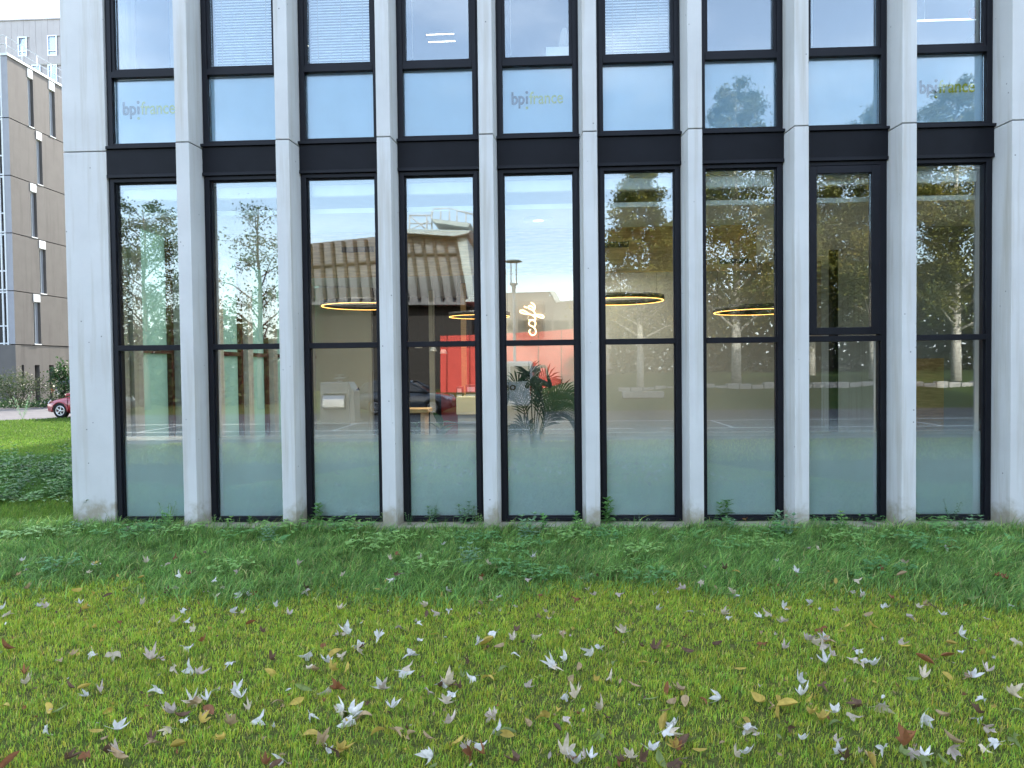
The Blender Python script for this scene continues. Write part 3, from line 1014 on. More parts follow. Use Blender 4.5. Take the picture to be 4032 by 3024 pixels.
M_POTLEAF = mat('dark_leaf', (0.03, 0.075, 0.028), 0.45, 0.4, vary=0.3, scale=9, trans=0.2)
M_PALM = mat('palm_leaf', (0.028, 0.06, 0.026), 0.5, 0.4, vary=0.35, scale=7, trans=0.2)
M_POT = mat('grey_pot', (0.2, 0.2, 0.2), 0.7, 0.3, vary=0.1)
for (px, py, lab, sc) in ((1640, 1600, 'broad leaved pot plant standing behind the bench', 1.0), (1735, 1608, 'bushy pot plant standing against the bar', 1.15)):
    q = at(px, py, 3.0)
    t = thing('pot_plant', lab, 'pot plant', (q[0], 3.0, -0.02), 0, 'pot plants by the bar')
    MB().lathe([(0.0, 0.0), (0.13, 0), (0.17, 0.55), (0.15, 0.55), (0.13, 0.5), (0, 0.5)], (q[0], 3.0, -0.02), 18).build('pot', M_POT, t)
    for k in range(11):
        v, f = leaf_mesh_verts(0.26 * sc, 0.13 * sc, 0.4)
        v = xform(v, k * 2.4, random.uniform(0.2, 1.2), 0, (q[0], 3.0, 0.5 + 0.045 * k))
        m = MB(); m.add(v, f, True)
        m.tube([(q[0], 3.0, 0.45), (q[0], 3.0, 0.5 + 0.045 * k)], 0.006, 4)
        m.build('leaf', M_POTLEAF, t)

# kentia palm in the fifth bay
PX_, PYY = at(2098, 1660, 1.35)[0], 1.35
palm = thing('palm_plant', 'potted palm with long feathery fronds behind the fifth window bay', 'palm', (PX_, PYY, -0.02))
MB().lathe([(0.0, 0.0), (0.17, 0), (0.21, 0.42), (0.18, 0.42), (0.17, 0.38), (0, 0.38)], (PX_, PYY, -0.02), 20).build('pot', M_POT, palm)
def frond(tip, ctrl, base, nl=20, ll=0.30):
    b, c_, t_ = [np.array(q, float) for q in (base, ctrl, tip)]
    pts = [(1 - s) ** 2 * b + 2 * s * (1 - s) * c_ + s * s * t_ for s in np.linspace(0, 1, 15)]
    m = MB(); m.tube(pts, [0.010 - 0.0005 * i for i in range(15)], 5)
    for k in range(nl):
        s = 0.36 + 0.64 * k / (nl - 1)
        p_ = (1 - s) ** 2 * b + 2 * s * (1 - s) * c_ + s * s * t_
        tg = 2 * (1 - s) * (c_ - b) + 2 * s * (t_ - c_); tg /= np.linalg.norm(tg)
        side = np.cross(tg, (0, 1, 0)); side /= max(1e-6, np.linalg.norm(side))
        out_ = np.cross(side, tg)
        ln = ll * (0.55 + 0.45 * math.sin(PI * (0.15 + 0.8 * (k / nl)))) * random.uniform(.85, 1.1)
        for sg in (-1, 1):
            d = tg * 0.72 + side * sg * 0.62 + out_ * random.uniform(-.35, .35)
            d /= np.linalg.norm(d)
            w = 0.012
            e1 = p_ + d * ln * 0.55 + np.array([0, 0, -0.01]); e2 = p_ + d * ln + np.array([0, 0, -0.07 * ln / .3])
            nrm = np.cross(d, out_); nrm /= max(1e-6, np.linalg.norm(nrm))
            m.add([p_ - nrm * w * .4, p_ + nrm * w * .4, e1 + nrm * w, e2, e1 - nrm * w], [(0, 1, 2, 4), (4, 2, 3)], True)
    return m.build('frond', M_PALM, palm)
bz = (PX_, PYY, 0.5)
for (tx, ty, dy) in ((2268, 1592, .1), (2172, 1506, .0), (2080, 1478, .15), (2256, 1640, -.15), (2010, 1520, .2), (2262, 1560, -.1), (1992, 1560, -.1), (2130, 1500, .35), (2040, 1700, -.2), (2185, 1560, .25)):
    tp = at(tx, ty, PYY + dy)
    ctrl = (PX_ + (tp[0] - PX_) * 0.35, PYY + dy * .5, max(tp[2], 0.5) + 0.28)
    frond(tp, ctrl, bz)
# string of lights on the pale door
q0, q1 = at(3386, 1540, PY - .1), at(3388, 1745, PY - .1)
sl = thing('light_string', 'vertical string of small warm lights hanging in front of the pale door', 'light string', (q0[0], PY - .1, q0[2]))
MB().tube([q0, (q1[0], PY - .1, q1[2])], 0.004, 4).build('cord', M_WHITE, sl)
b0_ = None
for k in range(34):
    z = q0[2] + (q1[2] - q0[2]) * k / 33
    if b0_ is None:
        b0_ = MB().lathe([(0, -.018), (.024, -.007), (.024, .008), (0, .018)], (q0[0], PY - .11, z), 8).build('bulb', M_TUBE, sl)
        Z0_ = z
    else:
        b = b0_.copy(); COL.objects.link(b); b.parent = sl; b.location.z = z - Z0_

# ------------------------------------------------------------------ cars
M_TYRE = mat('tyre_rubber', (0.012, 0.012, 0.012), 0.85, 0.2, vary=0.2)
M_RIM = mat('alloy', (0.5, 0.5, 0.52), 0.35, 0.5, metal=0.8, vary=0.1)
M_CARGLASS = mat('car_glass', (0.015, 0.02, 0.025), 0.05, 0.6, vary=0)
M_LAMP_R = mat('tail_lamp_red', (0.4, 0.012, 0.01), 0.15, 0.5, vary=0)
M_LAMP_W = mat('headlamp_clear', (0.6, 0.62, 0.65), 0.1, 0.6, vary=0)
M_PLATE = mat('plate_white', (0.7, 0.7, 0.68), 0.5, 0.3, vary=0)


def paint(name, c):
    m = mat(name, c, 0.35, 0.5, vary=0.03)
    p = [n for n in m.node_tree.nodes if n.type == 'BSDF_PRINCIPLED'][0]
    p.inputs['Coat Weight'].default_value = 0.8
    p.inputs['Coat Roughness'].default_value = 0.06
    return m


def make_car(label, pt, L_=4.1, W_=1.72, H_=1.46, wb=2.5, spokes=5, group=None):
    """hatchback built with its nose towards -x, wheels on z = 0"""
    t = thing('parked_car', label, 'car', (0, 0, 0), 0, group)
    hx = L_ / 2
    st = [(-hx, .32, .58, .55), (-hx + .10, .22, .70, .76), (-hx + .45, .18, .80, .84), (-hx + 1.0, .17, .90, .86), (-hx + 1.35, .17, .94, .86), (0, .17, .97, .86),
          (hx - .9, .17, .99, .86), (hx - .35, .19, .99, .84), (hx - .08, .24, .93, .78), (hx, .34, .80, .66)]
    m = MB(); n = 12
    for (x, zb_, zt_, hw) in st:
        for k in range(n):
            a = 2 * PI * k / n + PI / n
            cy, sy = math.cos(a), math.sin(a)
            y = hw * math.copysign(abs(cy) ** 0.35, cy)
            z = (zb_ + zt_) / 2 + (zt_ - zb_) / 2 * math.copysign(abs(sy) ** 0.45, sy)
            m.v.append((x, y, z))
    for i in range(len(st) - 1):
        for k in range(n):
            k2 = (k + 1) % n
            m.f.append((i * n + k, (i + 1) * n + k, (i + 1) * n + k2, i * n + k2)); m.s.append(True)
    m.f.append(tuple(range(n))); m.s.append(False)
    e = (len(st) - 1) * n
    m.f.append(tuple(range(e, e + n))[::-1]); m.s.append(False)
    m.build('body', pt, t)
    # cabin: glazing band, roof, pillars
    base = [(-hx + 0.95, .93), (-hx + 1.75, H_ - .10), (-hx + 2.2, H_ - .03), (hx - 1.0, H_ - .03), (hx - .35, H_ - .16), (hx - .08, .95)]
    m = MB(); k = len(base)
    yb = [.74, .62, .60, .60, .62, .72]
    v = [(x, -yb[i], z) for i, (x, z) in enumerate(base)] + [(x, yb[i], z) for i, (x, z) in enumerate(base)]
    m.add(v, [tuple(range(k))[::-1], tuple(range(k, 2 * k))] + [(i, (i + 1) % k, k + (i + 1) % k, k + i) for i in range(k)], False)
    m.build('window_glazing', M_CARGLASS, t, bevel=0.03)
    m = MB()
    rf = [(-hx + 1.70, H_ - .12), (-hx + 2.2, H_ - .025), (hx - 1.0, H_ - .025), (hx - .33, H_ - .15)]
    v = []
    for (x, z) in rf:
        for (y, dz) in ((-.64, -.09), (-.55, 0), (0, .03), (.55, 0), (.64, -.09)):
            v.append((x, y, z + dz + .012))
    fcs = [(i * 5 + j, i * 5 + j + 1, (i + 1) * 5 + j + 1, (i + 1) * 5 + j) for i in range(3) for j in range(4)]
    m.add(v, fcs, True)
    for s in (-1, 1):
        for (xa, za, xb, zb2, ya, yb2) in ((-hx + .95, .93, -hx + 1.72, H_ - .1, .755, .64), (-.05, .95, -.05, H_ - .06, .76, .62), (hx - .12, .95, hx - .36, H_ - .15, .745, .64)):
            m.tube([(xa, s * ya, za), (xb, s * yb2, zb2)], 0.04, 6)
    m.build('roof', pt, t)
    wr = 0.315
    for (x, s) in ((-wb / 2 - .05, -1), (-wb / 2 - .05, 1), (wb / 2 - .05, -1), (wb / 2 - .05, 1)):
        yo = s * (W_ / 2 - .10)
        m = MB()
        def disc(prof):
            b = len(m.v); nn = 28
            for (r, y) in prof:
                for k in range(nn):
                    a = 2 * PI * k / nn
                    m.v.append((x + r * math.cos(a), yo + s * y, wr + r * math.sin(a)))
            for i in range(len(prof) - 1):
                for k in range(nn):
                    k2 = (k + 1) % nn
                    q = (b + i * nn + k, b + i * nn + k2, b + (i + 1) * nn + k2, b + (i + 1) * nn + k)
                    m.f.append(q if s < 0 else q[::-1]); m.s.append(True)
        disc([(.20, .085), (.29, .10), (wr, .07), (wr, -.09), (.29, -.11), (.2, -.1), (.2, .085)])
        wh = m.build('wheel', M_TYRE, t)
        m = MB(); disc([(.205, .07), (.185, .088), (.175, .04), (0.0, .035)]); m.build('rim_dish', M_BLACK, wh)
        m = MB(); disc([(.21, .088), (.205, .096), (.175, .096), (.17, .06)])
        for k in range(spokes):
            a = 2 * PI * k / spokes
            ca, sa = math.cos(a), math.sin(a)
            ta = 0.19 if spokes > 8 else 0.36
            pl = []
            for (r, da) in ((.03, -ta * 1.6), (.18, -ta * .45), (.18, ta * .45), (.03, ta * 1.6)):
                pl.append((x + r * math.cos(a + da), yo + s * .06, wr + r * math.sin(a + da)))
            m.prism(pl if s > 0 else pl[::-1], (0, s * .035, 0))
        disc([(.055, .06), (.05, .105), (0, .107)])
        m.build('rim', M_RIM, wh)
        # arch lip
        pts = [(x + .365 * math.cos(a), s * (W_ / 2 + .004), wr + .365 * math.sin(a)) for a in np.linspace(-.15, PI + .15, 15)]
        MB().tube(pts, 0.028, 5).build('wheel_arch', M_BLACK if False else pt, t)
        pts = [(x + .335 * math.cos(a), s * (W_ / 2 - .012), wr + .335 * math.sin(a)) for a in np.linspace(0, PI, 13)]
        m = MB()
        m.prism([(q[0], q[1], q[2]) for q in pts], (0, -s * .16, 0)); m.build('wheel_well', M_BLACK, t)
    for s in (-1, 1):
        m = MB(); m.prism([(-hx + .04, s * .52, .60), (-hx + .16, s * .78, .62), (-hx + .34, s * .83, .77), (-hx + .16, s * .60, .74)], (-0.03, 0, .02)); m.build('headlight', M_LAMP_W, t)
        m = MB(); m.box(hx - .13, s * .60, .70, hx + .015, s * .79, .97); m.build('tail_light', M_LAMP_R, t, bevel=0.02)
        m = MB(); m.box(-hx + 1.15, s * .86, .93, -hx + 1.32, s * 1.0, 1.05); m.build('wing_mirror', pt, t, bevel=0.03)
        for xx in (-.35, .65):
            m = MB(); m.box(xx, s * .862, .78, xx + .16, s * .885, .81); m.build('door_handle', pt, t)
        m = MB()
        for xx in (-.95, -.05, .85):
            m.box(xx - .004, s * .845, .3, xx + .004, s * .866, .95)
        m.build('door_seam', M_BLACK, t)
    m = MB(); m.box(-hx - .01, -.60, .26, -hx + .2, .60, .38); m.build('bumper_grille', M_BLACK, t, bevel=.02)
    m = MB(); m.box(hx - .02, -.26, .50, hx + .012, .26, .61); m.build('number_plate', M_PLATE, t)
    return t


def settle(t, x, y, rz):
    t.location = (x, y, GZ + 0.008)
    t.rotation_euler = (0, 0, rz)


RED = paint('car_paint_red', (0.27, 0.014, 0.025))
TAN = paint('car_paint_tan', (0.36, 0.27, 0.21))
DARK = paint('car_paint_dark', (0.05, 0.065, 0.085))
GREEN = paint('car_paint_grey', (0.09, 0.11, 0.11))
WHITEP = paint('van_paint_white', (0.62, 0.64, 0.66))
c1 = make_car('dark red car on the street, its nose just left of the corner pier', RED, spokes=5)
w = gnd(266, 1646)
settle(c1, w[0] + 2.1 * 0.62 - .12, w[1] + .55, -0.08)
c2 = make_car('tan car parked behind the dark red car, red tail lamp showing', TAN, H_=1.6)
w2 = at(236, 1560, 33.0)
settle(c2, w2[0] + 2.05, 33.0, PI - 0.05)
c3 = make_car('dark grey car with many spoked wheels parked across the road, mirrored in the fourth bay', DARK, spokes=13, wb=2.4, L_=4.0)
w3 = mirror(gnd(1702, 1634))
settle(c3, w3[0] - 1.18, w3[1] - .8, PI + 0.05)
c4 = make_car('grey green car parked far along the road, mirrored in the first bay', GREEN)
w4 = mirror(gnd(540, 1618))
settle(c4, w4[0] - .9, -21.9, PI)

# white van across the road
van = thing('parked_van', 'white delivery van parked across the road, its rear doors mirrored behind the palm', 'van', (0, 0, 0))
m = MB(); m.box(-2.5, -.98, .35, 1.5, .98, 2.15); m.build('cargo_body', WHITEP, van, bevel=.08)
m = MB(); m.prism([(1.52, -.96, .35), (2.75, -.96, .4), (2.75, -.96, .95), (2.05, -.96, 1.25), (1.52, -.96, 2.0)], (0, 1.92, 0)); m.build('cab', WHITEP, van, bevel=.05)
m = MB(); m.prism([(1.60, -.975, 1.15), (2.05, -.975, 1.15), (1.60, -.975, 1.8)], (0, .012, 0)); m.prism([(1.60, .963, 1.15), (2.05, .963, 1.15), (1.60, .963, 1.8)], (0, .012, 0))
m.build('side_window', M_CARGLASS, van)
for (x, s) in ((1.9, 1), (1.9, -1), (-1.6, 1), (-1.6, -1)):
    m = MB(); m.tube([(x, s * .78, .33), (x, s * 1.0, .33)], .33, 22); wh = m.build('wheel', M_TYRE, van)
    m = MB(); m.tube([(x, s * .99, .33), (x, s * 1.01, .33)], .18, 16); m.build('rim', M_RIM, wh)
me_o, v_o = text_mesh('oror', 'lettering', 0.02)
M_VANTXT = mat('dark_red_print', (0.09, 0.012, 0.015), 0.5, 0.3, vary=0)
mt = me_o.copy(); q = np.empty_like(v_o)
q[:, 1] = .30 - (v_o[:, 0] - v_o[:, 0].min()) * 0.5; q[:, 0] = -2.515 - v_o[:, 2] * .3; q[:, 2] = 1.0 + v_o[:, 1] * .42
mt.vertices.foreach_set('co', q.ravel()); mt.materials.clear(); mt.materials.append(M_VANTXT); mt.update()
link('lettering', mt, van)
m = MB()
for s in (-1, 1): m.box(2.6, s * .6, .7, 2.77, s * .88, .9)
m.build('headlight', M_LAMP_W, van)
m = MB(); m.box(2.55, -.9, .33, 2.82, .9, .55); m.build('bumper', M_BLACK, van, bevel=.03)
vv = mirror(gnd(2025, 1632))
m = MB()
m.box(-2.53, -.86, 1.35, -2.505, -.08, 1.95); m.box(-2.53, .08, 1.35, -2.505, .86, 1.95); m.build('rear_window', M_CARGLASS, van)
m = MB(); m.box(-2.512, -.006, .5, -2.505, .006, 2.1); m.build('door_seam', M_BLACK, van)
m = MB()
for sg in (-1, 1): m.box(-2.52, sg * .86, .75, -2.5, sg * .97, 1.15)
m.build('tail_light', M_LAMP_R, van)
vq = mirror(gnd(2004, 1634))
van.location = (vq[0], vq[1] - 2.5, GZ + .008)
van.rotation_euler = (0, 0, -PI / 2)

# ------------------------------------------------------------------ what stands across the road (seen mirrored in the glass)
def mat_far(pxs, Yv):
    return [mirror(at(px, py, Yv)) for px, py in pxs]

M_MUSEUM = mat('zinc_cladding', (0.155, 0.16, 0.17), 0.5, 0.4, vary=0.2, scale=0.5)
M_RIB = mat('rust_rib', (0.045, 0.038, 0.033), 0.7, 0.3, vary=0.2)
M_PALE = mat('pale_cladding', (0.40, 0.47, 0.47), 0.6, 0.3, vary=0.05)
M_DARKGREY = mat('dark_cladding', (0.13, 0.125, 0.12), 0.7, 0.3, vary=0.1)
M_REDW = mat('red_wall', (0.55, 0.075, 0.06), 0.7, 0.3, vary=0.06, scale=1)
M_STEELW = mat('white_steel', (0.5, 0.52, 0.52), 0.5, 0.4, vary=0.05)
YV = 52.0
mus = thing('museum_building', 'tall zinc clad hall with ribs across the road, mirrored in bays three and four', 'museum', tuple(mirror(at(1500, 1560, YV))))
poly = mat_far([(1130, 968), (1500, 930), (1795, 926), (1832, 1180), (1832, 1200), (1130, 1200)], YV)
MB().prism(poly, (0, -14, 0)).build('facade', M_MUSEUM, mus)
base = mat_far([(1130, 1203), (1850, 1203), (1850, 1560), (1130, 1560)], YV)
MB().prism([p + np.array([0, -1.5, 0]) for p in base], (0, -12, 0)).build('dark_base', M_DARKROOM, mus)  # near-black colour stands in for the shade at the base
for k in range(15):
    x = 1180 + k * 44
    top = 962 - (x - 1130) * 0.075 if x < 1500 else 930
    a = mirror(at(x, top + 9, YV)); b = mirror(at(x + 12 + k * 2.2, 1178, YV))
    MB().prism([a + [-.12, 0, 0], a + [.12, 0, 0], b + [.12, 0, 0], b + [-.12, 0, 0]], (0, .5, 0)).build('rib', M_RIB, mus)
for (pa, pya, pb, pyb) in ((1130, 1060, 1500, 1030), (1500, 1005, 1800, 1002)):
    a, b = mirror(at(pa, pya, YV)), mirror(at(pb, pyb, YV))
    MB().tube([a + [0, .2, 0], b + [0, .2, 0]], .12, 5).build('band', M_RIB, mus)
tw = mat_far([(1797, 940), (1838, 935), (1872, 1190), (1834, 1190)], YV)
MB().prism([p + np.array([0, .4, 0]) for p in tw], (0, -8, 0)).build('stair_tower', M_PALE, mus)
sl_ = mat_far([(1590, 912), (1858, 917), (1850, 928), (1795, 940), (1590, 926)], YV)
MB().prism([p + np.array([0, 1.2, 0]) for p in sl_], (0, -9, 0)).build('roof_slab', M_PALE, mus)
dk = mat_far([(1700, 868), (1856, 886), (1846, 902), (1720, 884)], YV)
MB().prism([p + np.array([0, .8, 0]) for p in dk], (0, -5, 0)).build('terrace', M_PALE, mus)
m = MB()
rail = [(1610, 848), (1700, 848), (1706, 822), (1770, 820), (1866, 846)]
for i in range(len(rail) - 1):
    m.tube([mirror(at(*rail[i], YV)), mirror(at(*rail[i + 1], YV))], .07, 5)
for (x, ya, yb) in ((1612, 848, 912), (1680, 848, 912), (1700, 830, 912), (1735, 822, 884), (1770, 820, 890), (1800, 830, 894), (1835, 838, 900), (1864, 846, 912)):
    m.tube([mirror(at(x, ya, YV)), mirror(at(x, yb, YV))], .07, 5)
for (xa, ya, xb, yb) in ((1612, 850, 1680, 905), (1612, 905, 1690, 870), (1612, 880, 1700, 880)):
    m.tube([mirror(at(xa, ya, YV)), mirror(at(xb, yb, YV))], .06, 5)
m.build('roof_railing', M_STEELW, mus)

redb = thing('red_hall', 'low hall with bright red front wall across the road, mirrored behind the neon sign', 'hall', tuple(mirror(at(2000, 1550, 46))))
MB().prism(mat_far([(1734, 1322), (1880, 1318), (2000, 1312), (2140, 1305), (2270, 1294), (2330, 1290), (2330, 1552), (1734, 1552)], 46), (0, -9, 0)).build('wall', M_REDW, redb)
m = MB()
for k in range(7):
    a, b = mirror(at(1760 + 90 * k, 1315 - 3 * k, 46)), mirror(at(1760 + 90 * k, 1550, 46))
    m.tube([a + [0, .02, 0], b + [0, .02, 0]], .035, 4)
m.build('wall_joint', M_REDBROWN, redb)
grb = thing('stepped_building', 'grey building with a stepped roof line across the road, mirrored above the neon sign', 'building', tuple(mirror(at(2050, 1550, 58))))
MB().prism(mat_far([(1880, 1160), (1990, 1153), (2163, 1148), (2163, 1166), (2180, 1166), (2180, 1176), (2196, 1176), (2196, 1188), (2262, 1182), (2420, 1172), (2420, 1555), (1880, 1555)], 58), (0, -10, 0)).build('wall', M_DARKGREY, grb)
MB().prism([p + np.array([0, .3, 0]) for p in mat_far([(2163, 1148), (2186, 1148), (2210, 1190), (2190, 1192)], 58)], (0, -2, 0)).build('parapet', M_PALE, grb)
m = MB()
for k in range(6):
    a, b = mirror(at(1900 + 70 * k, 1262, 58)), mirror(at(1960 + 70 * k, 1262, 58))
    m.box(a[0], a[1] - .05, a[2] - 1.0, b[0], a[1] + .06, a[2])
m.build('window_band', M_CARGLASS, grb)

# lamp with a round head
q = mirror(at(2022, 1030, 22))
gl = thing('street_lamp', 'street lamp with a flat round head on four bars, mirrored above the neon sign', 'street lamp', (q[0], q[1], GZ))
MB().lathe([(0, .05), (.3, .05), (.36, .02), (.36, -.02), (0, -.04)], (q[0], q[1], q[2]), 26).build('head', M_PALE, gl)
for k in range(4):
    a = PI / 4 + k * PI / 2
    MB().tube([(q[0] + .16 * math.cos(a), q[1] + .16 * math.sin(a), q[2] - .02), (q[0] + .16 * math.cos(a), q[1] + .16 * math.sin(a), q[2] - .95)], .02, 5).build('bar', M_STEELW, gl)
MB().lathe([(.18, 0), (.18, -.06), (.09, -.12), (.06, -.6), (.06, -(q[2] - GZ) + .95)], (q[0], q[1], q[2] - .93), 14).build('post', M_STEELW, gl)

# waste container on the far pavement
q = mirror(gnd(1330, 1660))
bn = thing('waste_container', 'steel waste container with a rounded hatch across the road, mirrored in the third bay', 'waste container', (q[0], q[1], GZ))
M_BINS = mat('grey_steel', (0.30, 0.31, 0.31), 0.45, 0.4, vary=0.1)
m = MB(); m.prism([(q[0] - .55, q[1] - .4, GZ), (q[0] + .75, q[1] - .4, GZ), (q[0] + .72, q[1] - .4, 1.0), (q[0] + .55, q[1] - .4, 1.35), (q[0] - .5, q[1] - .4, 1.35)], (0, .8, 0)); m.build('housing', M_BINS, bn, bevel=.03)
m = MB(); m.prism([(q[0] - .38, q[1] + .40, .35), (q[0] - .38, q[1] + .62, .45), (q[0] - .38, q[1] + .60, .75), (q[0] - .38, q[1] + .45, .92), (q[0] - .38, q[1] + .402, .93)], (.8, 0, 0)); m.build('hatch', M_CHROME, bn, bevel=.02)
m = MB(); m.box(q[0] - .4, q[1] + .41, .96, q[0] + .46, q[1] + .5, .99); m.build('handle', M_STEELW, bn)
m = MB(); m.box(q[0] - .7, q[1] - .5, GZ, q[0] + .8, q[1] + .75, GZ + .06); m.build('plinth', M_KERB, bn)
m = MB(); m.lathe([(.1, 0), (.1, .12), (.2, .13), (.2, .17), (.06, .18), (.06, .24), (.16, .25), (.16, .28), (0, .28)], (q[0] + .1, q[1], 1.35), 16); m.build('lift_eye', M_BINS, bn)

# stone edging and slab on the bank
q0, q1 = mirror(at(2450, 1547, 26)), mirror(at(2612, 1550, 26))
m = MB(); m.box(q0[0], -25.6, q0[2] - .25, q1[0], -25.05, q0[2] + .06)
tag(m.build('stone_slab', M_KERB, bevel=.03), 'long pale stone slab lying on the grass bank, mirrored in the sixth bay', 'stone slab')
edge = thing('stone_edging', 'row of rough pale edging stones along the grass bank, mirrored in the last bays', 'stone edging', (0, 0, 0))
for k in range(30):
    x = 4.0 + k * 0.62
    m = MB(); z = 0.42 + .12 * min(1, max(0, (x - 4) / 6))
    m.box(x, -28.1 + random.uniform(-.06, .06), z - .15, x + .58, -27.7, z + .28 + random.uniform(-.06, .08))
    m.build('stone', M_KERB, edge, bevel=.04)

# ------------------------------------------------------------------ trees
def tint_mesh(name, verts, faces_idx, loop_counts, cols, mt):
    """big meshes straight from arrays: cols is one colour per vertex"""
    me = bpy.data.meshes.new(name)
    nv, nl, nf = len(verts), len(faces_idx), len(loop_counts)
    me.vertices.add(nv); me.vertices.foreach_set('co', np.asarray(verts, np.float32).ravel())
    me.loops.add(nl); me.loops.foreach_set('vertex_index', np.asarray(faces_idx, np.int32))
    me.polygons.add(nf)
    st = np.zeros(nf, np.int32); st[1:] = np.cumsum(loop_counts)[:-1]
    me.polygons.foreach_set('loop_start', st)
    at_ = me.attributes.new('tint', 'FLOAT_COLOR', 'POINT')
    c4 = np.ones((nv, 4), np.float32); c4[:, :3] = cols
    at_.data.foreach_set('color', c4.ravel())
    me.materials.append(mt)
    me.update(calc_edges=True)
    return me


def leaf_cloud(centres, size, cols, spread=0.45, droop=0.3):
    """one bent quad leaf per centre"""
    n = len(centres)
    a = rng.uniform(0, 2 * PI, n); el = rng.normal(-droop, spread, n)
    d = np.stack([np.cos(a) * np.cos(el), np.sin(a) * np.cos(el), np.sin(el)], 1)
    r = rng.normal(0, 1, (n, 3)); s = np.cross(d, r); s /= np.linalg.norm(s, axis=1)[:, None] + 1e-9
    sz = size * rng.uniform(0.6, 1.3, n)[:, None]
    p0 = centres - d * sz * .5; p2 = centres + d * sz * .5
    p1 = centres + s * sz * .28; p3 = centres - s * sz * .28
    v = np.stack([p0, p1, p2, p3], 1).reshape(-1, 3)
    idx = np.arange(n * 4, dtype=np.int32)
    c = np.repeat(cols, 4, axis=0)
    return v, idx, np.full(n, 4, np.int32), c


def make_tree(name, label, base, h, crown_r, crown_z0, n_leaf, size, palette, bark, cat='tree', group=None, cone=0.8, nb=26, seed=1, lean=0.0, bare=0.0):
    r_ = np.random.default_rng(seed); rd = random.Random(seed)
    t = thing(name, label, cat, base, 0, group)
    b = Vector(base)
    m = MB()
    tr = [b + Vector((lean * (k / 8) ** 2 * h * .1 + rd.uniform(-.05, .05) * k * .3, rd.uniform(-.05, .05) * k * .3, h * .96 * k / 8)) for k in range(9)]
    r0 = 0.016 * h
    m.tube(tr, [r0 * (1 - .93 * k / 8) + .008 for k in range(9)], 9)
    cents = []
    for k in range(nb):
        s = crown_z0 / h + (0.98 - crown_z0 / h) * (k + rd.random()) / nb
        f = s * 8; i = min(7, int(f)); o = tr[i].lerp(tr[i + 1], f - i)
        rr = crown_r * ((1 - s) / (1 - crown_z0 / h)) ** cone * rd.uniform(.65, 1.1) + .25
        a = k * 2.4 + rd.uniform(-.5, .5)
        up = rd.uniform(.25, .75)
        e = o + Vector((math.cos(a) * rr, math.sin(a) * rr, rr * up))
        mid = o.lerp(e, .5) + Vector((0, 0, rr * .12))
        m.tube([o, mid, e], [r0 * .35 * (1 - s) + .015, r0 * .2 * (1 - s) + .01, .006], 5)
        cents.append((o, mid, e, rr))
        for j in range(3):
            q = mid.lerp(e, rd.uniform(0, .8)); e2 = q + Vector((rd.uniform(-1, 1), rd.uniform(-1, 1), rd.uniform(-.3, .7))) * rr * .4
            m.tube([q, e2], [.012, .004], 4)
            cents.append((q, q.lerp(e2, .5), e2, rr * .5))
    m.build('trunk', bark, t)
    # foliage along the twigs in uneven clumps
    pts, cl = [], []
    wts = np.array([c[3] for c in cents]); wts = wts / wts.sum()
    keep = r_.random(len(cents)) > bare
    cnt = (wts * n_leaf).astype(int)
    pal = np.array(palette)
    for (o, mid, e, rr), nn, kp in zip(cents, cnt, keep):
        if nn < 1 or not kp: continue
        s = r_.beta(2.2, 1.3, nn)[:, None]
        base_ = (1 - s) ** 2 * np.array(o) + 2 * s * (1 - s) * np.array(mid) + s * s * np.array(e)
        pts.append(base_ + r_.normal(0, 1, (nn, 3)) * np.array([.21, .21, .18]) * (0.5 + rr * .6))
        k1 = pal[r_.integers(0, len(pal))]
        mixk = r_.random((nn, 1)) * .6
        cl.append((k1 * (1 - mixk) + pal[r_.integers(0, len(pal), nn)] * mixk) * r_.uniform(.75, 1.25, (nn, 1)))
    v, idx, lc, c = leaf_cloud(np.concatenate(pts), size, np.concatenate(cl))
    v = v - np.array(base)
    o = link('crown', tint_mesh('crown', v, idx, lc, c, M_LEAF), t)
    return t


BIRCH_PAL = [(0.17, 0.18, 0.04), (0.11, 0.14, 0.03), (0.30, 0.25, 0.05), (0.08, 0.11, 0.03), (0.21, 0.21, 0.05)]
GREEN_PAL = [(0.05, 0.09, 0.025), (0.07, 0.12, 0.03), (0.10, 0.13, 0.04)]
def tree_at(px, py_top, Yv, gz):
    top = mirror(at(px, py_top, Yv))
    return (top[0], top[1], gz), top[2] - gz
for (px, pyt, Yv, gz, rr, z0, n_, lab, sd) in (
        (2515, 610, 29, 0.75, 2.0, 2.6, 7000, 'slender birch turning yellow across the road, mirrored in the sixth bay', 3),
        (2895, 285, 30, 0.95, 3.1, 2.6, 10000, 'tall pointed birch across the road, its tip mirrored in the seventh upper window', 4),
        (3195, 560, 33, 1.15, 2.6, 2.2, 8000, 'golden birch across the road, mirrored in the bay with the opening sash', 5),
        (3440, 380, 31, 1.05, 2.9, 2.4, 9000, 'broad golden green birch across the road, mirrored beside the last bay', 6),
        (3770, 275, 30, 1.0, 3.3, 2.6, 10000, 'tall leafy birch with a white trunk across the road, mirrored in the last bay', 7),
        (4100, 330, 33, 1.15, 3.2, 2.4, 8000, 'birch across the road beyond the right end of the windows', 8)):
    b, h = tree_at(px, pyt, Yv, gz - .2)
    make_tree('birch_tree', lab, b, h, rr * 1.3, z0, n_ * 5, 0.165, BIRCH_PAL, M_BIRCH, group='birches across the road', seed=sd, cone=.6, nb=46)
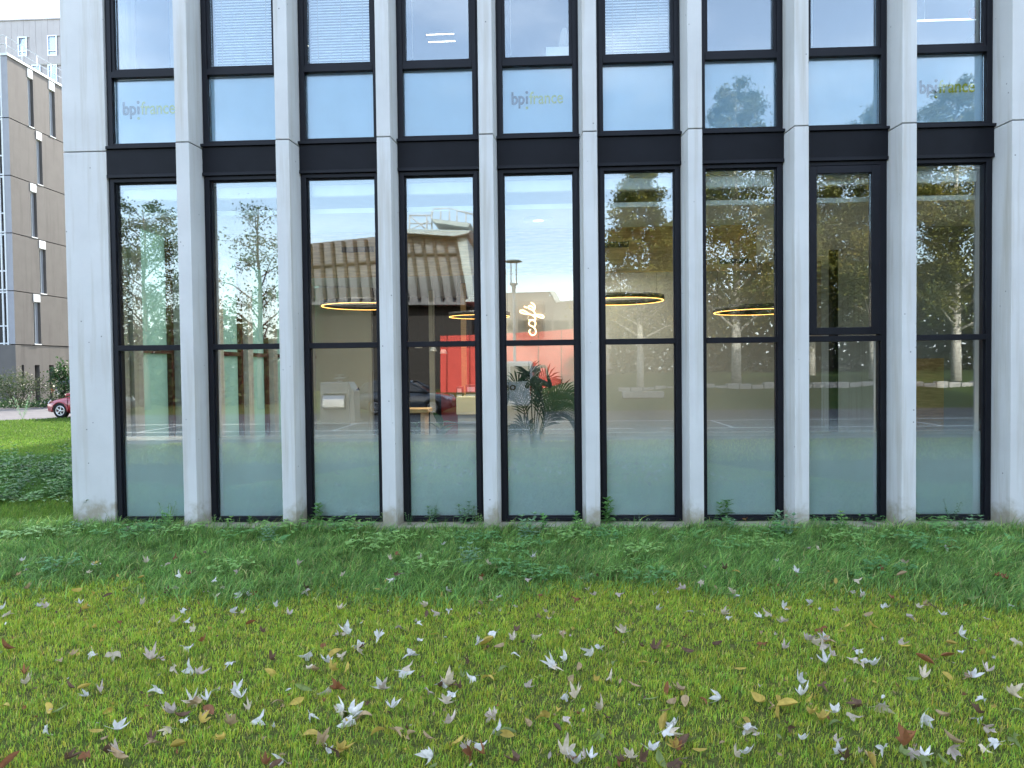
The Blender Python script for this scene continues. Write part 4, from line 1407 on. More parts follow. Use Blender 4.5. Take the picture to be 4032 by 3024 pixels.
for (px, pyt, Yv, rr, n_, lab, sd, bare) in ((560, 790, 26, 3.2, 5200, 'leafy ash tree across the road, mirrored in the first bay', 21, .05), (1010, 775, 26, 3.0, 2600, 'half bare ash tree across the road, mirrored in the second bay', 22, .5),
                                  (330, 860, 30, 3.5, 5000, 'ash tree across the road, mirrored beside the left corner', 23, .1)):
    b, h = tree_at(px, pyt, Yv, GZ)
    make_tree('ash_tree', lab, b, h, rr, h * .22, n_ * 3, 0.14, GREEN_PAL, M_BARK, group='ash trees across the road', seed=sd, cone=.45, nb=24, bare=bare)
# dark evergreen hedge line that closes the view behind the birches and the ashes
for (x0_, x1_, y_, h_, lab, sd) in ((5, 44, -41.0, 9.0, 'tall dark hedge behind the birches across the road', 31), (-64, -15, -31.0, 5.6, 'dense hedge behind the ash trees across the road', 32)):
    t = thing('hedge', lab, 'hedge', ((x0_ + x1_) / 2, y_, GZ), 0, 'hedges across the road')
    n_ = 42000
    p_ = np.stack([rng.uniform(x0_, x1_, n_), y_ + rng.normal(0, 1.6, n_), GZ + h_ * rng.beta(1.15, 1.1, n_) * (0.85 + .15 * np.sin(np.arange(n_)))], 1)
    p_[:, 2] *= 0.9 + .12 * np.sin(p_[:, 0] * .9)
    cols = np.array(GREEN_PAL)[rng.integers(0, 3, n_)] * rng.uniform(.5, 1.0, (n_, 1))
    v, idx, lc, c = leaf_cloud(p_, .42, cols)
    link('foliage', tint_mesh('foliage', v - np.array([(x0_ + x1_) / 2, y_, GZ]), idx, lc, c, M_LEAF), t)
    m = MB()
    for k in range(int((x1_ - x0_) / 1.5)):
        m.tube([(x0_ + k * 1.5, y_, GZ), (x0_ + k * 1.5 + .1, y_, h_ * .8)], [.07, .02], 5)
    m.build('stems', M_BARK, t)['kind'] = 'stuff'

# ------------------------------------------------------------------ left background: concrete flats, pale block behind
M_FLAT = concrete('grey_brown_concrete', (0.118, 0.110, 0.102), (0.083, 0.077, 0.072), bug=False, streak=(2.2, 2.2, 0.25))
M_FLATB = concrete('shade_blue_concrete', (0.27, 0.275, 0.295), (0.22, 0.22, 0.23), bug=False, streak=(2, 2, 0.25))  # same concrete, bluish tone of the shaded front put into the colour
YA = 32.0
Ac = at(27, 211, YA)
zroof = Ac[2]
zj = [at(px, py, YA)[2] for px, py in ((31, 463), (38, 690), (44, 917), (48.5, 1144.5), (55.5, 1356))]
# far end of the side wall: where the sloping roof line meets the same height
lo, hi = YA, 60.0
for _ in range(40):
    mid_ = (lo + hi) / 2
    if at(240, 335, mid_)[2] < zroof: lo = mid_
    else: hi = mid_
Bc = at(240, 335, lo)
Av = np.array([Ac[0], Ac[1], 0.0]); Bv = np.array([Bc[0], Bc[1], 0.0])
ud = (Bv - Av); ulen = np.linalg.norm(ud); ud /= ulen
wd = np.array([ud[1], -ud[0], 0.0])                      # outward normal of the side wall


def fr(u, w, z):
    return Av + ud * u + wd * w + np.array([0, 0, z])


def on_side(px, py):
    d = ray(px, py); n_ = wd
    t = np.dot(Av - CAM, n_) / np.dot(d, n_)
    p = CAM + t * d
    return np.dot(p - Av, ud), p[2]


flats = thing('apartment_building', 'weathered grey concrete apartment block with narrow slit windows, left of the office building', 'apartment building', tuple(fr(0, 0, GZ)))
UE = ulen + 9
m = MB(); m.fbox(fr, 0.02, -0.55, GZ, UE, -14, zroof - .02); m.build('core', M_DARKROOM, flats)
levels = [zroof - 0.12] + zj + [GZ - 0.1]
slits = {0: [(108, 128, 268), (192, 214, 318)], 1: [(143, 164, 530)], 2: [(120, 143, 740)], 3: [(155, 179, 952)], 4: [(132, 158, 1162)]}
for k in range(5):
    zt, zb = levels[k] - .025, levels[k + 1] + .025
    cuts = []
    for (pa, pb, pyt) in slits[k]:
        ua, zz = on_side(pa, pyt + 30); ub, _ = on_side(pb, pyt + 30)
        cuts.append((ua, ub))
    if k != 0: cuts.append((ulen + 2.4, ulen + 3.0))
    u = 0.0
    for (ua, ub) in cuts + [(UE, UE)]:
        m = MB(); m.fbox(fr, u, -0.5, zb, ua - .01, 0, zt); m.build('wall_panel', M_FLAT, flats)
        u = ub + .01
    for (ua, ub) in cuts:
        h = zt - zb
        zl = zt - h * 0.15; zs = zb + 0.06
        m = MB(); m.fbox(fr, ua, -0.5, zl, ub, 0.02, zt); m.build('lintel', M_WHITE, flats)
        m = MB(); ww = ub - ua
        m.fbox(fr, ua, -.28, zs, ua + ww * .1, -.2, zl); m.fbox(fr, ua + ww * .62, -.28, zs, ua + ww * .74, -.2, zl)
        m.fbox(fr, ua + ww * .1, -.28, zs, ua + ww * .62, -.2, zs + .06); m.fbox(fr, ua + ww * .1, -.28, zl - .06, ua + ww * .62, -.2, zl)
        wn = m.build('window', M_CHROME if False else M_STEELW, flats)
        m = MB(); m.fbox(fr, ua + ww * .1, -.26, zs + .06, ua + ww * .62, -.245, zl - .06); m.build('pane', M_CARGLASS, wn)
        m = MB(); m.fbox(fr, ua + ww * .74, -.4, zs, ub, -.18, zl); m.build('reveal', M_FLATB, wn)
        m = MB(); m.fbox(fr, ua, -.3, zb, ub, 0.03, zs - .002); m.build('sill', M_WHITE, wn)
# plinth with tall vents
zt, zb = levels[5] - .025, GZ - .1
u = 0.0
vents = [on_side(px, 1480)[0] for px in (88, 150, 206, 260)] + [ulen + 1.6, ulen + 2.9]
for v_ in vents:
    w_ = .42
    m = MB(); m.fbox(fr, u, -0.5, zb, v_ - w_ / 2, -0.04, zt); m.build('wall_panel', M_FLAT, flats)
    zv = on_side(88, 1437)[1]
    m = MB(); m.fbox(fr, v_ - w_ / 2 + .001, -0.5, zv, v_ + w_ / 2 - .001, -0.041, zt); m.build('wall_panel', M_FLAT, flats)
    m = MB()
    for q in range(18):
        m.fbox(fr, v_ - w_ / 2 + .002, -.34, .05 + q * .14, v_ - .02, -.26, .05 + q * .14 + .09)
    m.build('vent_grille', M_BINS, flats)
    u = v_ + w_ / 2
m = MB(); m.fbox(fr, u, -0.5, zb, UE, -0.04, zt); m.build('wall_panel', M_FLAT, flats)
# front: narrow concrete margin, then glazed bays with pale frames
fx = lambda u, w, z: Av - np.array([1, 0.03, 0]) * u * 1.0 + np.array([0, -1, 0]) * w + np.array([0, 0, z])
for k in range(5):
    zt, zb = levels[k] - .025, levels[k + 1] + .025
    m = MB(); m.fbox(fx, 0.0, -.45, zb, 0.36, 0.0, zt)
    m.prism([fx(0, 0, zb), fx(.001, -.45, zb), fr(.3, -.5, zb), fr(0.001, 0, zb)], (0, 0, zt - zb))
    m.build('wall_panel', M_FLATB, flats)
    m = MB(); m.fbox(fx, 0.36, -.12, zb - .05, 6, -.10, zt + .05); m.build('pane', M_GLASS_FAR, flats)
    m = MB(); m.fbox(fx, 0.37, -.17, zb - .05, 6, -.14, zt + .05); m.build('curtain', M_GREYWALL, flats)
    m = MB()
    for u_ in (0.37, 0.62, 1.5, 2.4, 3.3):
        m.fbox(fx, u_, -.09, zb - .05, u_ + .09, .02, zt + .05)
    for z in (zb, zb + (zt - zb) * .33, zt - .1):
        m.fbox(fx, .46, -.09, z, 6, .0, z + .08)
    m.build('window_frame', M_STEELW, flats)
m = MB(); m.fbox(fx, .0, -.45, GZ, 6.2, .0, levels[5] - .025); m.build('wall_panel', M_FLAT, flats)
m = MB(); m.fbox(fr, -.05, -14, zroof - .11, UE, .06, zroof + .03); m.build('roof', M_STEELW, flats)
m = MB()
for q in range(int(UE / 1.25)):
    m.tube([fr(.1 + q * 1.25, -.12, zroof + .03), fr(.1 + q * 1.25, -.12, zroof + 1.05)], .03, 5)
for dz in (.55, 1.05):
    m.tube([fr(-.02, -.12, zroof + dz), fr(UE, -.12, zroof + dz)], .028, 5)
    m.tube([fr(-.02, -.12, zroof + dz), fr(-.02, -10, zroof + dz)], .028, 5)
m.build('roof_railing', M_STEELW, flats)

YP = 60.0
def board_mat():
    m, nt, out = _nt('pale_boards')
    p = nt.nodes.new('ShaderNodeBsdfPrincipled'); p.inputs['Roughness'].default_value = .7
    nt.links.new(_ramp(nt, _noise(nt, .5, 4), .3, .7, (.34, .31, .30), (.39, .36, .35)), p.inputs['Base Color'])
    nt.links.new(p.outputs[0], out.inputs['Surface'])
    return m
M_BOARD = board_mat()
zr = at(120, 80, YP)[2]
xl, xr = at(-500, 80, YP)[0], at(520, 80, YP)[0]
pale = thing('pale_apartment_building', 'pale boarded apartment block rising behind the concrete flats', 'apartment building', ((xl + xr) / 2, YP, GZ))
m = MB(); m.box(xl, YP + .12, GZ, xr, YP + 14, zr - .05); m.build('wall', M_BOARD, pale)
wins = []
for (pa, pb, pt, pb2) in ((72, 105, 148, 219), (188, 223, 142, 217), (126, 159, 258, 330), (190, 224, 257, 330), (-40, -8, 150, 222)):
    A, B = at(pa, pt, YP), at(pb, pb2, YP); wins.append((A[0], B[0], B[2], A[2]))
# boards as vertical strips, cut round the windows
bw = 0.62
k = 0
x = xl
while x < xr - .01:
    x2 = min(x + bw, xr)
    spans = [(zr - 7.5, zr)]
    for (wa, wb_, w0, w1) in wins:
        if wa < x2 - .02 and wb_ > x + .02:
            ns = []
            for (s0, s1) in spans:
                if w1 < s0 or w0 > s1: ns.append((s0, s1)); continue
                if s0 < w0: ns.append((s0, w0))
                if w1 < s1: ns.append((w1, s1))
            spans = ns
    for (s0, s1) in spans:
        m = MB(); m.box(x + .008, YP + (.012 if k % 2 else 0), s0, x2 - .008, YP + .11, s1); m.build('cladding_board', M_BOARD, pale)
    k += 1; x = x2
m = MB(); m.box(xl - .1, YP - .08, zr, xr + .1, YP + 14, zr + .14); m.build('roof_edge', M_BOARD, pale)
m = MB(); m.box(xl, YP - .03, at(120, 254, YP)[2] - .04, xr, YP - .001, at(120, 254, YP)[2] + .04); m.build('band', M_GREYWALL, pale)
for (wa, wb_, w0, w1) in wins:
    m = MB(); ring(m, wa - .06, wb_ + .06, w0 - .06, w1 + .06, .10, YP - .03, YP + .1)
    m.box(wa + .04, YP - .01, w0 + (w1 - w0) * .22, wb_ - .04, YP + .05, w0 + (w1 - w0) * .22 + .07)
    wn = m.build('window', M_CHROME, pale)
    m = MB(); m.box(wa + .045, YP + .06, w0 + .045, wb_ - .045, YP + .075, w1 - .045); m.build('pane', M_GLASS_FAR, wn)
    m = MB(); m.box(wa + .045, YP + .085, w0 + .045, wb_ - .045, YP + .115, w1 - .045); m.build('curtain', M_GREYWALL, wn)

# ------------------------------------------------------------------ shrubs on the left
def bush(name, label, c, rx, ry, h, n, size, pal, group=None, stems=10, cat='shrub'):
    t = thing(name, label, cat, c, 0, group)
    m = MB()
    for k in range(stems):
        a = k * 2.4
        e = (c[0] + rx * .8 * math.cos(a) * random.random(), c[1] + ry * .8 * math.sin(a) * random.random(), c[2] + h * random.uniform(.7, 1.0))
        m.tube([c, ((c[0] + e[0]) / 2, (c[1] + e[1]) / 2, c[2] + h * .45), e], [.02, .012, .004], 5)
    m.build('stems', M_BARK, t)
    nc = max(6, n // 70)
    cc = np.stack([rng.normal(0, .42, nc) * rx, rng.normal(0, .42, nc) * ry, h * (.25 + .65 * rng.random(nc))], 1)
    cc[:, 2] *= np.clip(1.15 - .5 * (np.abs(cc[:, 0]) / rx) ** 2, .3, 1.1)
    wh = rng.integers(0, nc, n)
    p_ = cc[wh] + rng.normal(0, 1, (n, 3)) * np.array([rx * .16, ry * .16, h * .12])
    p_[:, 2] = np.abs(p_[:, 2])
    pal = np.array(pal)
    cols = pal[wh % len(pal)] * rng.uniform(.7, 1.3, (n, 1))
    v, idx, lc, c_ = leaf_cloud(p_, size, cols, spread=.6, droop=-.1)
    link('foliage', tint_mesh('foliage', v, idx, lc, c_, M_LEAF), t)
    return t
SHRUB = [(.045, .07, .028), (.06, .085, .035), (.08, .095, .045)]
IVY = [(.025, .06, .02), (.04, .09, .025), (.03, .07, .03)]
q = at(60, 1560, 28.5)
bush('shrub', 'rounded grey green shrub before the concrete flats, left edge', (q[0], 28.5, GZ), 2.1, 1.3, 1.75, 3200, .11, SHRUB)
q = at(238, 1500, 30.2)
bush('shrub', 'dark leafy shrub climbing the concrete plinth beside the tan car', (q[0] + .2, 30.2, GZ), .9, .6, 2.3, 1300, .17, IVY)
q = at(170, 1575, 29.5)
t = thing('ivy_bed', 'low dark ivy bed along the foot of the concrete flats', 'ivy', (q[0], 29.5, GZ))
n_ = 4200
p_ = np.stack([rng.uniform(-7, 5, n_), rng.normal(0, .5, n_) + .3, np.abs(rng.normal(.15, .18, n_))], 1)
v, idx, lc, c_ = leaf_cloud(p_, .14, np.array(IVY)[rng.integers(0, 3, n_)] * rng.uniform(.7, 1.4, (n_, 1)), spread=.5, droop=-.1)
link('foliage', tint_mesh('foliage', v, idx, lc, c_, M_LEAF), t)

# ------------------------------------------------------------------ the lawn: single blades in four stands
def smooth_noise(x, y, s, seed):
    r_ = np.random.default_rng(seed)
    out = np.zeros_like(x)
    for k in range(5):
        a, b, ph, ph2 = r_.uniform(-1, 1, 4)
        out += np.sin((x * a * 2 + y * b * 2) * s + ph * 9) * np.cos((x * b - y * a) * s * 1.7 + ph2 * 9)
    return out / 5


def grass(name, xy, hgt, wid, lean, cols, tipcol=None, wind=(0.25, -0.1)):
    n = len(xy)
    a = rng.uniform(0, 2 * PI, n)
    la = rng.uniform(0, 2 * PI, n)
    ln = np.abs(rng.normal(0, lean, n)) * hgt
    dx = np.cos(la) * ln + wind[0] * hgt; dy = np.sin(la) * ln + wind[1] * hgt
    sx, sy = np.cos(a) * wid / 2, np.sin(a) * wid / 2
    b = np.stack([xy[:, 0], xy[:, 1], np.full(n, GZ - .004)], 1)
    w = np.stack([sx, sy, np.zeros(n)], 1)
    m1 = b + np.stack([dx * .38, dy * .38, hgt * .62], 1)
    hz = hgt * np.clip(1.0 - .45 * (ln / np.maximum(hgt, 1e-6)) ** 2, .45, 1.0)
    tp = b + np.stack([dx, dy, hz], 1)
    v = np.stack([b - w, b + w, m1 + w * .8, m1 - w * .8, tp], 1).reshape(-1, 3)
    o = (np.arange(n) * 5)[:, None]
    f = np.concatenate([o + np.array([[0, 1, 2, 3]]), o + np.array([[3, 2, 4]])], 1).astype(np.int32).ravel()
    lc = np.tile(np.array([4, 3], np.int32), n)
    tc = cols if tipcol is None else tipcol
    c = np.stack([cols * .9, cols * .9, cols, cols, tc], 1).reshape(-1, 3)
    o_ = link(name, tint_mesh(name, v, f, lc, c, M_GRASS))
    return tag(o_, kind='stuff')


def pick(n, pal, w, jit=.25):
    pal = np.array(pal); k = rng.choice(len(pal), n, p=np.array(w) / np.sum(w))
    return pal[k] * rng.uniform(1 - jit, 1 + jit, (n, 1))


def clump(n_c, per, xr, yr, spread):
    """blades stand in little tufts: centre, blade positions and the tuft each belongs to"""
    cx, cy = rng.uniform(*xr, n_c), rng.uniform(*yr, n_c)
    k = np.repeat(np.arange(n_c), per)
    x = cx[k] + rng.normal(0, spread, len(k)); y = cy[k] + rng.normal(0, spread, len(k))
    return x, y, k


MOWN = [(.45, .56, .065), (.32, .49, .06), (.55, .57, .075), (.66, .56, .18), (.22, .38, .055)]
LONG = [(.19, .35, .085), (.135, .28, .075), (.26, .43, .10), (.36, .45, .12), (.48, .46, .19)]
edge_y = lambda x: -2.2 + .22 * np.sin(x * 1.1 + .4) + .16 * np.sin(x * 2.9) + .10 * np.sin(x * 6.3 + 1)

# mown lawn before the camera
n_t = 66000
x, y, tk = clump(n_t, 6, (-5.6, 5.6), (-5.3, -1.9), .016)
t_mul = rng.uniform(.62, 1.25, n_t); t_yel = rng.normal(0, .13, n_t); t_h = rng.uniform(.7, 1.35, n_t)
half = (y + 8.4) * .78 + .5
keep = (np.abs(x) < half) & (y < edge_y(x) + rng.normal(0, .26, len(x)))
x, y, tk = x[keep], y[keep], tk[keep]
pn = smooth_noise(x, y, 1.4, 5); pf = smooth_noise(x, y, 5, 6)
dens = rng.random(len(x)) < np.clip(.82 + .35 * pf, .35, 1)
x, y, pn, pf, tk = x[dens], y[dens], pn[dens], pf[dens], tk[dens]
h = np.clip((.033 + .012 * pf + rng.normal(0, .008, len(x))) * t_h[tk], .012, .075)
far_ = (y + 8.16) / 6
c = pick(len(x), MOWN, [4, 3.2, 2.2, 1.1, 1.4])
c *= (t_mul[tk] * (1 + .16 * pn))[:, None]
c[:, 0] *= 1 + t_yel[tk]
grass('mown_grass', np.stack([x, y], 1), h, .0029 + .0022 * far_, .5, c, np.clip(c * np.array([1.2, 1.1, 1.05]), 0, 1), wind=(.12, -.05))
# longer grass along the building
n_t = 22000
x, y, tk = clump(n_t, 8, (-8.5, 8.0), (-2.7, .27), .028)
t_mul = rng.uniform(.55, 1.45, n_t); t_h = rng.uniform(.55, 1.4, n_t); t_w = rng.normal(0, .45, (n_t, 2)) + np.array([.35, -.2])
ok = (y > edge_y(x) + rng.normal(0, .22, len(x))) & ~((y > -.01) & (x > -4.42)) & ~((y > .25) & (x > -5.84))
x, y, tk = x[ok], y[ok], tk[ok]
pf = smooth_noise(x, y, 2.6, 9); pw = smooth_noise(x, y, 1.1, 10)
h = np.clip((.095 + .05 * pf + rng.normal(0, .02, len(x))) * t_h[tk], .04, .24)
h *= np.where(y > -.30, 1.0 + .5 * rng.random(len(x)), 1)
c = pick(len(x), LONG, [4, 3, 2.2, 1, .4]) * (t_mul[tk] * (1 + .2 * pw))[:, None]
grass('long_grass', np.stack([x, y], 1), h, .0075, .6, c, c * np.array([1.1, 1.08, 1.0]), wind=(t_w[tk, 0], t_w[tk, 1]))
# lawn left of the building, out to the street
n = 90000
d = rng.random(n) ** .9; y = -.5 + 12.5 * d; x = -5.7 - rng.random(n) * (1.0 + np.maximum(0, (y + 8.2) * .80 - 5.7))
wild = (y > 1.9) & (y < 7.0)
pf = smooth_noise(x, y, 1.4, 12)
h = np.where(wild, .17 + .08 * pf, np.where(y < 1.9, .11 + .03 * pf, .06)) * rng.uniform(.6, 1.25, n)
c = np.where(wild[:, None], pick(n, [(.075, .17, .04), (.10, .20, .045), (.06, .135, .04)], [2, 2, 1]), pick(n, [(.13, .235, .035), (.10, .20, .035), (.18, .25, .05)], [3, 2, 1]))
grass('side_grass', np.stack([x, y], 1), np.clip(h, .03, .3), .006 + .0006 * (y + 8), .5, c)
n = 60000
y = rng.uniform(11, 20.2, n); x = -5.7 - rng.random(n) * (4 + (y + 8.2) * .45)
far_edge = a0[1] + (x - a0[0]) / (a1[0] - a0[0]) * (a1[1] - a0[1])
ok = y < far_edge - .05
x, y = x[ok], y[ok]
c = pick(len(x), [(.10, .18, .028), (.08, .155, .028), (.13, .19, .04)], [3, 2, 1])
grass('far_grass', np.stack([x, y], 1), rng.uniform(.04, .10, len(x)), .022, .5, c)
# lawn behind the camera as far as the road, and the bank (seen only in the glass)
n = 26000
x = rng.uniform(-10, 12, n); y = rng.uniform(-9.3, -5.2, n)
ok = ~((np.abs(x) < .8) & (y > -9.0) & (y < -7.6))
x, y = x[ok], y[ok]
grass('rear_grass', np.stack([x, y], 1), rng.uniform(.03, .08, len(x)), .012, .5, pick(len(x), MOWN, [4, 3, 2, 1, 1]))

# ------------------------------------------------------------------ weeds in the long grass
M_WEED = M_LEAF
WEED_PAL = [(.15, .32, .09), (.11, .26, .08), (.22, .38, .10), (.18, .31, .16)]
def weed_mesh(kind, seed):
    r_ = random.Random(seed); q_ = np.random.default_rng(seed)
    vs3, fs3, cs3 = [], [], []
    def put(v, f, c):
        b = len(vs3)
        vs3.extend(map(tuple, v)); fs3.extend([tuple(i + b for i in g_) for g_ in f]); cs3.extend([c] * len(v))
    base_c = np.array(WEED_PAL[seed % len(WEED_PAL)])
    if kind == 'nettle':
        for s in range(r_.randint(3, 5)):
            hh = r_.uniform(.14, .26); a = r_.uniform(0, 6.3); lx, ly = math.cos(a) * .09 * r_.random(), math.sin(a) * .09 * r_.random()
            for k in range(5):
                z = hh * (.3 + .7 * k / 4)
                for j in range(2 if k < 4 else 4):
                    v, f = leaf_mesh_verts(.075 * (1.15 - .11 * k), .042 * (1.1 - .1 * k), .35, 3)
                    v = xform(v, a + k * 1.57 + j * (PI if k < 4 else PI / 2), .35 + .1 * k, 0, (lx * (1 + z * 3), ly * (1 + z * 3), z))
                    put(v, f, base_c * r_.uniform(.75, 1.3))
            put([(lx - .003, ly, 0), (lx + .003, ly, 0), (lx * (1 + hh * 3) + .002, ly * (1 + hh * 3), hh), (lx * (1 + hh * 3) - .002, ly * (1 + hh * 3), hh)], [(0, 1, 2, 3)], base_c * .8)
    elif kind == 'dock':
        for k in range(r_.randint(8, 12)):
            L_ = r_.uniform(.14, .24)
            v, f = leaf_mesh_verts(L_, L_ * r_.uniform(.3, .42), .55, 4)
            v = xform(v, k * 2.4 + r_.uniform(-.3, .3), r_.uniform(.3, 1.0), r_.uniform(-.3, .3), (0, 0, .02))
            put(v, f, base_c * r_.uniform(.75, 1.35))
    elif kind == 'clover':
        for k in range(34):
            a = r_.uniform(0, 6.3); rr = .2 * math.sqrt(r_.random()); z = r_.uniform(.06, .12)
            for j in range(3):
                v, f = leaf_mesh_verts(.03, .026, .15, 2)
                put(xform(v, a + j * 2.09, r_.uniform(-.2, .3), 0, (rr * math.cos(a), rr * math.sin(a), z)), f, base_c * r_.uniform(.8, 1.4))
            e_ = np.array((rr * math.cos(a), rr * math.sin(a), z)); n_ = np.array((-math.sin(a), math.cos(a), 0)) * .0012
            put([-n_, n_, e_ + n_, e_ - n_], [(0, 1, 2, 3)], base_c * .8)
    else:  # wiry flowering stems
        for s in range(7):
            a = r_.uniform(0, 6.3); hh = r_.uniform(.18, .34); l = r_.uniform(.05, .14)
            p0 = np.array((0, 0, 0.)); p1 = np.array((math.cos(a) * l, math.sin(a) * l, hh))
            n_ = np.array((-math.sin(a), math.cos(a), 0)) * .002
            put([p0 - n_, p0 + n_, p1 + n_, p1 - n_], [(0, 1, 2, 3)], base_c)
            for k in range(9):
                t_ = .25 + .75 * k / 8
                v, f = leaf_mesh_verts(.035 * (1.25 - t_ * .6), .014, .3, 2)
                put(xform(v, a + k * 2.4, r_.uniform(.2, .9), 0, p0 + (p1 - p0) * t_), f, base_c * r_.uniform(.8, 1.3))
            for k in range(3):
                v, f = leaf_mesh_verts(.012, .012, 0, 2)
                put(xform(v, k * 2, .3, 0, p1), f, np.array((.5, .5, .4)))
    v = np.array(vs3); idx = np.array([i for f in fs3 for i in f], np.int32); lc = np.array([len(f) for f in fs3], np.int32)
    return tint_mesh('weed_leaves', v, idx, lc, np.array(cs3), M_WEED)


WEEDS = {k: [weed_mesh(k, i * 7 + j) for i in range(3)] for j, k in enumerate(('nettle', 'dock', 'clover', 'wiry'))}
ORDW = ['first', 'second', 'third', 'fourth', 'fifth', 'sixth', 'seventh', 'eighth', 'last']
WLAB = {'nettle': ('upright leafy nettle weed in the long grass', 'nettles in the long grass'), 'dock': ('broad leaved dock weed in the long grass', 'docks in the long grass'),
        'clover': ('low clover clump in the long grass', 'clover clumps in the long grass'), 'wiry': ('wiry flowering weed stems in the long grass', 'wiry weeds in the long grass')}
def weed(kind, px, py, s, lab=None, i=0, z=GZ):
    p = gnd(px, py, z)
    o = link(kind + '_plant' if kind != 'wiry' else 'wiry_weed', WEEDS[kind][i % 3])
    s *= {'nettle': 1.1, 'dock': .8, 'clover': 1.5, 'wiry': 1.15}[kind]
    o.location = p; o.rotation_euler = (0, 0, random.uniform(0, 6.3)); o.scale = (s, s, s)
    bay = ORDW[min(8, max(0, int((px - 400) / 400)))]
    sz = 'small ' if s < .62 else ('large ' if s > 1.15 else '')
    row = ', at the foot of the ' if py < 2100 else (', a step before the ' if py < 2150 else (', at the lawn edge before the ' if py > 2215 else ', two steps before the '))
    fl = 'left half of the ' if ((px - 400) / 400) % 1 < .5 else 'right half of the '
    tag(o, lab or sz + WLAB[kind][0].replace(' in the long grass', '').replace('dock weed', 'dock') + row + fl + bay + ' window', 'weed', None if lab else WLAB[kind][1])
weed('wiry', 398, 2066, 1.55, 'tall wiry weed growing against the corner pier')
weed('nettle', 2392, 2078, 1.15, 'nettle clump against the frame of the sixth window bay')
weed('nettle', 2850, 2068, 1.0, 'small nettle at the foot of the seventh window')
weed('wiry', 1230, 2060, 1.2, 'white tipped wiry weed at the foot of the third window')
weed('wiry', 3745, 2068, 1.0, 'single wiry weed at the foot of the last window')
weed('dock', 1085, 2150, 1.0, 'broad blue green dock plant below the second fin')
weed('dock', 3990, 2150, .9, 'broad weed at the right edge below the wide pier')
for (px, py, k) in ((2140, 2110, 'nettle'), (2080, 2130, 'nettle'), (2230, 2140, 'clover'), (2290, 2118, 'nettle'), (2370, 2140, 'clover'), (2670, 2130, 'dock'), (2720, 2122, 'dock'), (2760, 2132, 'dock'),
                    (3060, 2140, 'nettle'), (3085, 2120, 'nettle'), (3010, 2130, 'clover'), (1390, 2110, 'clover'), (1370, 2098, 'clover'), (1530, 2110, 'dock'), (1560, 2150, 'clover'), (1840, 2075, 'nettle'),
                    (1880, 2150, 'clover'), (1100, 2110, 'clover'), (930, 2130, 'clover'), (700, 2120, 'clover'), (560, 2110, 'clover'), (480, 2135, 'clover'), (300, 2120, 'clover'), (180, 2110, 'clover'),
                    (90, 2140, 'clover'), (1480, 2180, 'clover'), (3560, 2150, 'clover'), (3620, 2180, 'clover'), (3830, 2110, 'nettle'), (3760, 2120, 'clover'), (3900, 2200, 'dock'), (3960, 2230, 'dock'),
                    (3300, 2090, 'nettle'), (3350, 2150, 'clover'), (2880, 2180, 'clover'), (2560, 2300, 'clover'), (2500, 2200, 'clover'), (1850, 2240, 'nettle'), (2150, 2290, 'clover'), (2820, 2090, 'clover'),
                    (3400, 2070, 'clover'), (3640, 2075, 'clover'), (1250, 2080, 'nettle'), (660, 2080, 'wiry'), (1160, 2060, 'wiry'), (1700, 2070, 'wiry')):
    weed(k, px, py, random.uniform(.75, 1.1), i=random.randint(0, 2))
# the wild strip left of the building
_keep = WEED_PAL
WEED_PAL = [(.075, .19, .05), (.055, .145, .045), (.10, .22, .055), (.085, .17, .07)]
WILD = {k: [weed_mesh(k, 50 + i * 7 + j) for i in range(3)] for j, k in enumerate(('nettle', 'dock', 'clover'))}
WEED_PAL = _keep
wv, wf, wl, wc, nb0 = [], [], [], [], 0
for k in range(170):
    y = random.uniform(1.6, 6.4); x = -5.95 - random.random() * (.9 + max(0, (y + 8.2) * .80 - 5.7))
    me = WILD[random.choice(('dock', 'nettle', 'nettle', 'clover'))][k % 3]
    nv = len(me.vertices)
    v = np.empty(nv * 3, np.float32); me.vertices.foreach_get('co', v)
    li = np.empty(len(me.loops), np.int32); me.loops.foreach_get('vertex_index', li)
    lt = np.empty(len(me.polygons), np.int32); me.polygons.foreach_get('loop_total', lt)
    ct = np.empty(nv * 4, np.float32); me.attributes['tint'].data.foreach_get('color', ct)
    sc = random.uniform(1.0, 1.9)
    wv.append(xform(v.reshape(-1, 3) * sc, k * 2.1, 0, 0, (x, y, GZ))); wf.append(li + nb0); wl.append(lt); wc.append(ct.reshape(-1, 4)[:, :3] * random.uniform(.8, 1.25)); nb0 += nv
tag(link('ground_cover', tint_mesh('ground_cover', np.concatenate(wv), np.concatenate(wf), np.concatenate(wl), np.concatenate(wc), M_WEED)), kind='stuff')
for k in range(16):
    y = random.uniform(11, 18); x = -6.5 - random.random() * (y * .42)
    o = link('clover_plant', WEEDS['clover'][k % 3]); o.location = (x, y, GZ); s = random.uniform(1.4, 2.4); o.scale = (s, s, s)
    tag(o, 'pale clover clump on the lawn between the pier and the street', 'weed', 'clover clumps near the street')
for k in range(70):
    px = random.uniform(40, 4000); py = random.choice((random.uniform(2064, 2120), random.uniform(2080, 2290)))
    kind = random.choice(('clover', 'clover', 'clover', 'dock', 'nettle', 'wiry'))
    weed(kind, px, py, random.uniform(.45, .85), i=random.randint(0, 2))
weed('wiry', 88, 1652, 3.2, 'tall single weed stem at the edge of the street')

